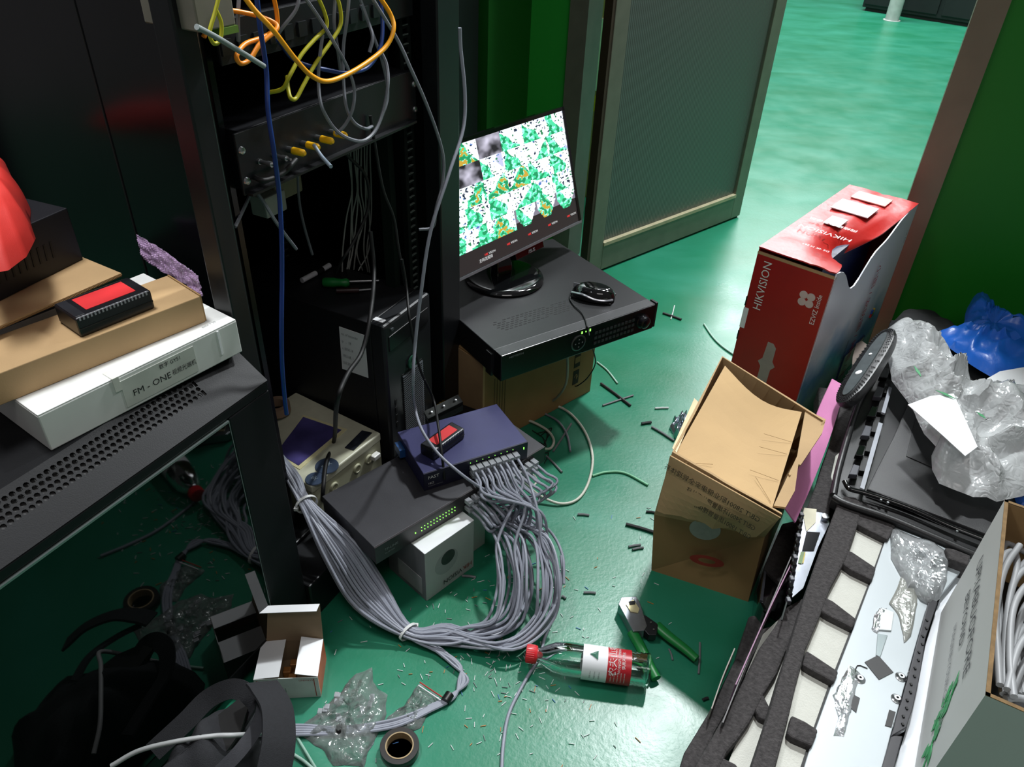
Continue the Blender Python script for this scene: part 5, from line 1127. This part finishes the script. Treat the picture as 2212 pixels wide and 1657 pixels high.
for k in range(64):
    a = 2*math.pi*k/64
    for hw, hl, o_ in ((.0335, Ls-.001, -.004), (.031, Ls-.005, .002), (.0275, Ls-.009, .003), (.024, Ls-.013, .0035)):
        p = (sa+sb)/2+sn_*o_+sd_*hl*math.copysign(abs(math.cos(a))**.75, math.cos(a))+sq*hw*math.copysign(abs(math.sin(a))**.8, math.sin(a))
        mesh_mb.lathe([(0, .0016), (.0012, .0012)], p, sn_, 5)
mesh_mb.build('mesh_knots', mat('mesh_grey', '#3a3b3d', .35, .3), ms, kind='stuff')
for t, s_ in ((.35, .008), (.62, .004)):
    p = sa.lerp(sb, t)+sn_*.005; MB().lathe([(0, s_), (.0012, s_*.8)], p, sn_, 12).build('white_mark', whitecard2, ms)
# black cloth heap behind, blue bags, papers, clear bag
def opts(pix, z): return [Z(x, y, z) for x, y in pix]
crumple('black_cloth', opts([(1926, 680), (1960, 655), (2010, 660), (2060, 700), (2120, 745), (2230, 780), (2330, 800), (2330, 900), (2130, 880), (1990, 830), (1930, 760)], .25), .225, .05, 21, mat('cloth_black', '#101113', .8, 0, .1, 100, .3, 700), amp=.25, freq=10, label='heap of black cloth behind the clear bag against the green wall', cat='cloth')
blu = mat('bag_blue', '#1d62c4', .32, 0, .08, 20, .2, 120)
crumple('blue_bag', opts([(2030, 705), (2065, 700), (2085, 690), (2096, 650), (2112, 625), (2130, 622), (2148, 640), (2158, 668), (2190, 680), (2230, 690), (2330, 720), (2330, 800), (2200, 806), (2150, 800), (2100, 770), (2075, 750), (2045, 725)], .31), .29, .05, 31, blu, ridge=True, amp=.5, freq=12, label='crumpled blue plastic bag on the pile against the green wall', cat='bag')
crumple('blue_bag', opts([(2194, 1065), (2205, 1048), (2240, 1045), (2260, 1070), (2240, 1100), (2205, 1090)], .25), .241, .025, 33, blu, amp=.5, freq=30, label='small blue plastic end at the right edge above the white box', cat='bag')
pp('paper_sheet', [(2132, 818), (2160, 802), (2230, 790), (2330, 800), (2330, 870), (2180, 850)], .315, .0012, whitecard2, label='white paper sheet under the blue bag at the right edge', cat='paper')
cbag = plastic('bag_white_film', '#f2f5f5', .80, .25)
crumple('clear_bag', opts([(1930, 680), (1950, 671), (1985, 671), (2002, 690), (2030, 720), (2062, 752), (2092, 792), (2130, 830), (2150, 842), (2190, 828), (2240, 830), (2330, 840), (2330, 1000), (2230, 1040), (2172, 1050), (2150, 1040), (2120, 1040), (2080, 1025), (2045, 1010), (2030, 980), (2028, 950), (2040, 935), (2010, 905), (1990, 858), (1960, 820), (1938, 790), (1928, 740)], .315), .275, .085, 41, cbag, ridge=True, amp=.6, freq=8, per=4, rings=26, label='large milky plastic bag crumpled on the black television cover', cat='bag')
pp('paper_sheet', [(1961, 874), (2012, 855), (2060, 850), (2112, 965), (2085, 985), (2036, 940)], .348, .0012, whitecard2, label='white paper corner sticking out of the milky plastic bag', cat='paper')
for (a_, b_) in (((1975, 790), (1990, 815)), ((2020, 842), (2065, 862)), ((2110, 890), (2130, 905)), ((2170, 832), (2195, 828))):
    p, q = Z(*a_, .352), Z(*b_, .350); d = (q-p); w_ = V((-d.y, d.x, 0)).normalized()*.004
    MB().prism([p-w_*.3, p+d*.5-w_, q, p+d*.5+w_], (0, 0, .0008)).build('green_print', mat('print_green', '#4b9a68', .5), label='green printed mark on the milky bag ' + ['near its top left', 'along its middle fold', 'near the right edge', 'at its upper right'][[(1975, 790), (2020, 842), (2110, 890), (2170, 832)].index(a_)], cat='print')

# ---- packing foam trays
def tray(name, label, zt, th, rails, bars, sheets, zsheet, loc_px):
    e = thing(name, label, 'foam tray', Z(*loc_px, zt-th))
    for r_ in rails: pp('rail', r_, zt, th, foam, e, bevel=.004)
    for b_ in bars: pp('cross_bar', b_, zt-.002, th-.004, foam, e, bevel=.003)
    for s_ in sheets: pp('white_backing', s_, zsheet, .006, foamwhite, e, bevel=.001)
    return e
T1 = .225
tray('foam_tray', 'dark foam packing tray with white windows beside the silver panel', T1, .05,
 [[(1811, 1084), (1826, 1070), (1850, 1074), (1866, 1092), (1848, 1150), (1829, 1205), (1794, 1270), (1772, 1330), (1741, 1402), (1720, 1480), (1706, 1541), (1672, 1670), (1618, 1670), (1662, 1537), (1690, 1440), (1703, 1402), (1722, 1340), (1739, 1284), (1772, 1190)]],
 [[(1838, 1092), (1858, 1080), (1912, 1108), (1935, 1136), (1918, 1166), (1870, 1142), (1834, 1122)], [(1812, 1180), (1842, 1192), (1893, 1226), (1884, 1253), (1840, 1232), (1804, 1206)], [(1776, 1286), (1800, 1298), (1850, 1336), (1842, 1356), (1790, 1330), (1768, 1316)], [(1742, 1404), (1764, 1418), (1812, 1450), (1802, 1474), (1750, 1446), (1734, 1436)], [(1710, 1544), (1740, 1558), (1768, 1576), (1754, 1612), (1712, 1594), (1700, 1584)], [(1500, 1640), (1500, 1641), (1501, 1641)] if False else [(1676, 1655), (1700, 1665), (1740, 1680), (1690, 1690), (1660, 1680)]],
 [[(1822, 1100), (1940, 1140), (1780, 1680), (1632, 1680)]], T1-.016, (1739, 1284))
T2 = .17
tray('foam_tray', 'second dark foam tray lying lower left of the first tray', T2, .045,
 [[(1700, 1310), (1735, 1290), (1738, 1330), (1700, 1400), (1678, 1455), (1650, 1500), (1620, 1560), (1592, 1600), (1570, 1625), (1545, 1680), (1478, 1680), (1500, 1657), (1545, 1580), (1590, 1500), (1640, 1400), (1672, 1355)]],
 [[(1672, 1372), (1690, 1368), (1722, 1395), (1716, 1412), (1680, 1400)], [(1628, 1488), (1645, 1492), (1662, 1525), (1662, 1560), (1640, 1550), (1618, 1510)], [(1520, 1625), (1545, 1628), (1590, 1650), (1610, 1680), (1560, 1680), (1510, 1650)]],
 [[(1690, 1400), (1720, 1410), (1690, 1520), (1640, 1680), (1560, 1680), (1620, 1530)]], T2-.015, (1600, 1500))
T3 = .10
tray('foam_tray', 'lowest dark foam strip of the pile next to the green floor', T3, .098,
 [[(1618, 1330), (1632, 1328), (1648, 1350), (1650, 1375), (1625, 1420), (1590, 1500), (1545, 1580), (1500, 1680), (1462, 1680), (1478, 1625), (1530, 1540), (1560, 1480), (1590, 1420), (1606, 1370)]],
 [[(1640, 1360), (1670, 1350), (1665, 1400), (1640, 1400)]],
 [[(1648, 1370), (1690, 1330), (1680, 1380), (1620, 1480), (1606, 1470)]], T3+.004, (1560, 1500))
for i, (a_, b_, z_, lab) in enumerate([((1708, 1202), (1560, 1560), .185, 'thin grey panel edge standing between the lower foam trays'), ((1714, 1205), (1588, 1478), .19, 'pink backed panel edge standing beside the second foam tray'), ((1586, 1400), (1536, 1530), .13, 'pale thin board edge on the lowest foam strip')]):
    P, Q = Z(*a_, z_), Z(*b_, z_); md_ = P.lerp(Q, .5)+(Q-P).cross(V((0, 0, 1))).normalized()*.0015
    pts = cat_spline([P, md_, Q], 8); rows = [[p+V((0, 0, -h_)) for p in pts] for h_ in (0, .02, .045)]
    grid_sheet(rows, .0018).build('panel_edge', [mat('edge_dark', '#4f4b4c', .5), mat('edge_pink', '#8d5d80', .5), mat('edge_pale', '#9b958c', .6)][i], label=lab, cat='panel', smooth=True)
# dark clutter behind: black box with rounded corner and foam
foamslab([(1650, 1225), (1690, 1130), (1735, 1120), (1740, 1180), (1712, 1250), (1690, 1265)], .10, .09, 'dark foam lump in the shade behind the tan carton')
e = thing('plastic_crate', 'glossy black plastic tray in the shade right of the tan carton', 'tray', Z(1660, 1290, .0))
pp('shell', [(1640, 1300), (1650, 1225), (1700, 1215), (1712, 1240), (1690, 1320), (1652, 1322)], .09, .088, glossblack, e, bevel=.006)
pp('rim', [(1642, 1296), (1652, 1228), (1656, 1230), (1648, 1298)], .094, .008, mat('clip_grey', '#4a4b52', .3), e)
# circuit strip with metal sheet
pcb = thing('panel_board', 'narrow silver circuit strip with black beads beside the first foam tray', 'circuit board', Z(1740, 1200, .18))
pp('metal_sheet', [(1734, 1100), (1788, 1110), (1792, 1130), (1768, 1180), (1735, 1270), (1712, 1290), (1706, 1278), (1716, 1220), (1724, 1150)], .192, .003, mat('mirror_metal', '#b9bdc8', .18, .9, .15, 40), pcb)
pp('cream_tape', [(1732, 1096), (1764, 1100), (1762, 1128), (1742, 1148), (1738, 1128)], .1935, .002, mat('cream_tape', '#cfcab0', .6), pcb)
pp('dark_film', [(1742, 1148), (1772, 1150), (1758, 1190), (1732, 1190)], .1930, .0016, mat('film_black', '#15131a', .12), pcb)
pp('green_board', [(1730, 1192), (1738, 1192), (1732, 1218), (1724, 1216)], .1935, .002, mat('board_green', '#5c7a3a', .5), pcb)
pp('yellow_edge', [(1738, 1192), (1740, 1193), (1736, 1216), (1733, 1216)], .1937, .002, mat('board_yellow', '#b8a22a', .5), pcb)
for i in range(13):
    t = i/12; P = lc(pcb, Z(1731-28*t, 1112+185*t, .196)); MB().box(P.x-.004, P.y-.0055, P.z-.006, P.x+.004, P.y+.0055, P.z+.004).build('black_bead', glossblack if i % 3 else mat('clip_grey', '#4a4b52', .3), pcb, bevel=.0015)
ed = [(1736, 1096), (1716, 1190), (1704, 1280), (1688, 1340)]
MB().tube(cat_spline([lc(pcb, Z(x, y, .196)) for x, y in ed], 6), .0014, 6).build('edge_rail', greysteel, pcb, smooth=True)
MB().lathe([(0, .007), (.006, .007), (.007, .003)], lc(pcb, Z(1782, 1119, .195)), (0, 0, 1), 14).build('screw_boss', steel, pcb, smooth=True)
# silver LCD panel
PZ = .215
lcd = thing('display_panel', 'silver white display back panel with black tape squares in the pile', 'panel', Z(1840, 1450, PZ-.012))
pan = mat('panel_white', '#b3babd', .42, .15, .04, 6)
pp('metal_plate', [(1920, 1145), (1935, 1135), (2100, 1205), (2012, 1310), (1999, 1321), (1977, 1398), (1948, 1504), (1926, 1581), (1900, 1680), (1730, 1680), (1761, 1577), (1794, 1486), (1838, 1372), (1882, 1255)], PZ, .012, pan, lcd, bevel=.001)
pp('torn_edge', [(1916, 1150), (1922, 1146), (1884, 1256), (1840, 1373), (1796, 1487), (1763, 1578), (1732, 1680), (1722, 1680), (1756, 1577), (1788, 1486), (1833, 1372), (1878, 1255)], PZ-.002, .010, deepblack, lcd)
pp('driver_strip', [(2008, 1292), (2026, 1300), (1999, 1380), (1988, 1457), (1972, 1530), (1958, 1572), (1926, 1590), (1938, 1545), (1951, 1504), (1979, 1398)], PZ+.006, .012, mat('strip_black', '#2b292e', .4, 0, .1, 60), lcd, bevel=.001)
pp('driver_strip', [(1926, 1588), (1950, 1590), (1926, 1680), (1898, 1680)], PZ+.004, .010, mat('strip_black', '#2b292e', .4, 0, .1, 60), lcd, bevel=.001)
for i in range(14):
    t = i/13; P = lc(lcd, Z(2002-55*t+3*(i % 2), 1340+225*t, PZ+.0065)); MB().box(P.x-.0015, P.y-.002, P.z-.001, P.x+.0015, P.y+.002, P.z+.0016).build('chip', deepblack, lcd)
for p in ([(1897, 1415), (1930, 1452), (1899, 1468), (1868, 1430)], [(1838, 1497), (1858, 1508), (1850, 1539), (1829, 1522)], [(1921, 1533), (1935, 1538), (1926, 1571), (1912, 1567)]): pp('black_tape', p, PZ+.0012, .001, mat('tape_square', '#1d1b1c', .5), lcd)
for x, y in ((1857, 1467), (1946, 1463), (1937, 1510), (1972, 1460), (1942, 1570)):
    c = lc(lcd, Z(x, y, PZ)); b_ = MB().lathe([(0, .0085), (.001, .0085), (.003, .005), (.0045, .0045), (.0045, .002), (.002, .002)], c, (0, 0, 1), 20).build('screw_boss', steel, lcd, smooth=True)
    MB().lathe([(.002, .002), (.0025, .002)], c, (0, 0, 1), 8).build('screw_hole', deepblack, b_)
MB().tube(cat_spline([lc(lcd, Z(x, y, PZ+.001)) for x, y in ((1845, 1465), (1852, 1438), (1874, 1444))], 3), .0008, 5).build('bracket_line', deepblack, lcd)
pp('raised_bracket', [(1905, 1312), (1932, 1322), (1926, 1362), (1898, 1360)], PZ+.003, .003, mat('panel_light', '#dde2e2', .3, .3, .03), lcd, bevel=.001)
pp('raised_bracket', [(1896, 1368), (1918, 1372), (1902, 1420), (1892, 1415)], PZ+.002, .002, mat('panel_grey', '#a9b4b6', .25, .5, .03), lcd, bevel=.001)
foil = mat('foil_tape', '#dfe3e6', .18, .85, .08, 40, .5, 180)
lo_ = V(lcd.location)
for out_, sd2 in (([(1836, 1432), (1860, 1452), (1845, 1500), (1836, 1545), (1824, 1590), (1802, 1585), (1812, 1548), (1800, 1500), (1820, 1465)], 3), ([(1900, 1312), (1918, 1310), (1906, 1350), (1896, 1368), (1884, 1355), (1888, 1330)], 5)):
    o_ = crumple('foil_tape', [p for p in opts(out_, PZ+.003)], PZ+.0005, .004, sd2, foil, amp=.8, freq=60, rings=8, per=4)
    o_.location = V(o_.location)-lo_; o_.parent = lcd
# clear bag on the panel
crumple('clear_bag', opts([(1930, 1130), (1955, 1138), (2000, 1150), (2045, 1175), (2055, 1200), (2056, 1240), (2040, 1280), (2018, 1296), (1995, 1282), (1980, 1262), (1965, 1262), (1952, 1230), (1930, 1190)], PZ+.02), PZ+.002, .030, 51, plastic('bag_clear_film', '#f0f3f5', .45, .15), ridge=True, amp=.6, freq=18, per=4, rings=16, label='small clear bag crumpled on the top end of the silver panel', cat='bag')
crumple('milky_film', opts([(1955, 1230), (1975, 1250), (1985, 1300), (1970, 1370), (1955, 1380), (1945, 1330), (1925, 1300)], PZ+.006), PZ+.0015, .005, 57, plastic('milky_film', '#e9eadf', .4, .2), amp=.7, freq=50, per=4, label='milky film strip hanging down the silver panel from the clear bag', cat='film')
pp('white_sheet', [(2058, 1198), (2150, 1235), (2212, 1400), (2212, 1680), (1925, 1680), (1955, 1585), (1985, 1470), (2000, 1390), (2028, 1300)], .20, .006, mat('sheet_white', '#e6e9ee', .5, 0, .02), label='white foam sheet between the silver panel and the white box', cat='foam sheet')
foamslab([(1850, 1135), (1925, 1130), (2110, 1205), (2212, 1300), (2330, 1400), (2330, 1700), (1640, 1700), (1700, 1450), (1780, 1250)], .168, .165, 'lower dark foam block carrying the silver panel and the white box')
pp('foam_slab', [(2042, 1182), (2060, 1185), (2098, 1200), (2092, 1222), (2050, 1206)], .235, .04, foam, None, bevel=.003, label='short dark foam bar above the top end of the silver panel', cat='foam')

# ---- white box with grey cables
WZ, WZ0 = .47, .207
w0, w1 = Z(2128, 1502, WZ), Z(2170, 1080, WZ); yv = (w1-w0); wl = yv.length; yv.normalize(); xv = V((yv.y, -yv.x, 0)); wrz = math.atan2(xv.y, xv.x)
wbx = thing('cable_box', 'open white carton full of grey cables at the right edge', 'box', V((w0.x, w0.y, WZ0)), wrz); WW = .30; hW = WZ-WZ0
wm = mat('carton_white', '#c9cbc8', .55, 0, .03, 6)
for nm, c_ in (('side_wall', (0, 0, 0, .004, wl, hW)), ('side_wall', (WW-.004, 0, 0, WW, wl, hW)), ('front_wall', (0.004, 0, 0, WW-.004, .004, hW)), ('back_wall', (0.004, wl-.004, 0, WW-.004, wl, hW))): bx(nm, wm, wbx, *c_)
bx('bottom', kraft2, wbx, .004, .004, 0, WW-.004, wl-.004, .004)
bx('inner_lining', kraft2, wbx, .004, .004, .01, .0055, wl-.004, hW-.001); bx('inner_lining', kraft2, wbx, .004, wl-.0055, .01, WW-.004, wl-.004, hW-.001)
for c_ in ((0, 0, hW, .005, wl, hW+.0012), (0, 0, hW, WW, .005, hW+.0012), (0, wl-.005, hW, WW, wl, hW+.0012)): bx('cut_edge', kraft_dark, wbx, *c_)
# print on the left side: reads from the far end towards the viewer
def wtxt(s, size, y, z, m, sx=1): text(wbx, s, size, (-.001, y, z), (0, -1, 0), (0, 0, 1), m, sx=sx)
ink = mat('ink_soft', '#3c3d40', .6)
wtxt('UP!(ABUOFORE', .036, wl-.055, hW*.66, ink, .92)
wtxt('BEYOND', .029, wl-.09, hW*.52, ink, .95); wtxt('IMAGINE YOUR OPTION', .022, wl-.12, hW*.36, mat('ink_pale', '#8b8c8e', .6), .8)
gp = mat('print_plant', '#2f9a58', .55)
rg = random.Random(3)
for i in range(26):
    y = .035+.085*rg.random(); z = hW*(.17+.30*(y-.03)/.085+.20*(rg.random()-.5)); a = rg.uniform(-.6, 2.0); L2 = rg.uniform(.018, .034); d = V((0, math.cos(a), math.sin(a))); q = V((0, -math.sin(a), math.cos(a)))
    c = V((-.0004-.00003*i, y, z)); pts = [c-d*L2*.5, c-d*L2*.1-q*.006, c+d*L2*.5, c+q*.0065]
    MB().prism(pts, (-.0005, 0, 0)).build('leaf_print', gp, wbx)
MB().prism([V((-.0006, .012, hW*.10)), V((-.0006, .016, hW*.08)), V((-.0006, .09, hW*.40)), V((-.0006, .086, hW*.42))], (-.0005, 0, 0)).build('stem_print', gp, wbx)
cabm = mat('box_cable', '#9a9c9e', .45, 0, .06, 40)
cl = [[(2166, 1515), (2162, 1420), (2160, 1340), (2158, 1250), (2172, 1160), (2212, 1118), (2260, 1110)], [(2178, 1510), (2172, 1400), (2180, 1310), (2196, 1240), (2240, 1190)], [(2168, 1500), (2175, 1350), (2190, 1260), (2225, 1225), (2270, 1230)], [(2190, 1505), (2182, 1420), (2186, 1330), (2205, 1280), (2240, 1245)], [(2200, 1500), (2192, 1440), (2195, 1380), (2215, 1310), (2260, 1270)],
      [(2150, 1300), (2144, 1350), (2150, 1380), (2168, 1392)], [(2172, 1510), (2200, 1508), (2230, 1515), (2260, 1520)], [(2160, 1480), (2155, 1400), (2152, 1320), (2170, 1230), (2203, 1178)], [(2212, 1500), (2196, 1420), (2204, 1370), (2230, 1340)], [(2184, 1500), (2210, 1440), (2235, 1400)], [(2156, 1260), (2170, 1200), (2192, 1195), (2196, 1230), (2180, 1300), (2172, 1380), (2168, 1480)], [(2176, 1490), (2200, 1400), (2240, 1350)]]
for i, pl in enumerate(cl):
    zz = .40+.012*(i % 4)
    pts = []
    for x, y in pl:
        p = Z(x, y, zz); l_ = lc(wbx, p); l_.x = max(.011, min(WW-.01, l_.x)); l_.y = max(.011, min(wl-.011, l_.y)); pts.append(rotm(wbx) @ l_)
    c = cable('network_cable', pts, .0046, cabm, 'thick grey cable coiled in the white carton, ' + ['tallest arc', 'second arc from the left', 'broad middle arc', 'arc bending right', 'inner right arc', 'cut end near the left wall', 'piece along the near wall', 'arc with the cut end up', 'short right piece', 'piece slanting to the right', 'small hooked loop', 'long slanting piece'][i], group='cables coiled in the white carton', k=8)
blk = bx('dark_filling', deepblack, wbx, .006, .006, .004, WW-.006, wl-.006, .12)
bpy.context.view_layer.update()
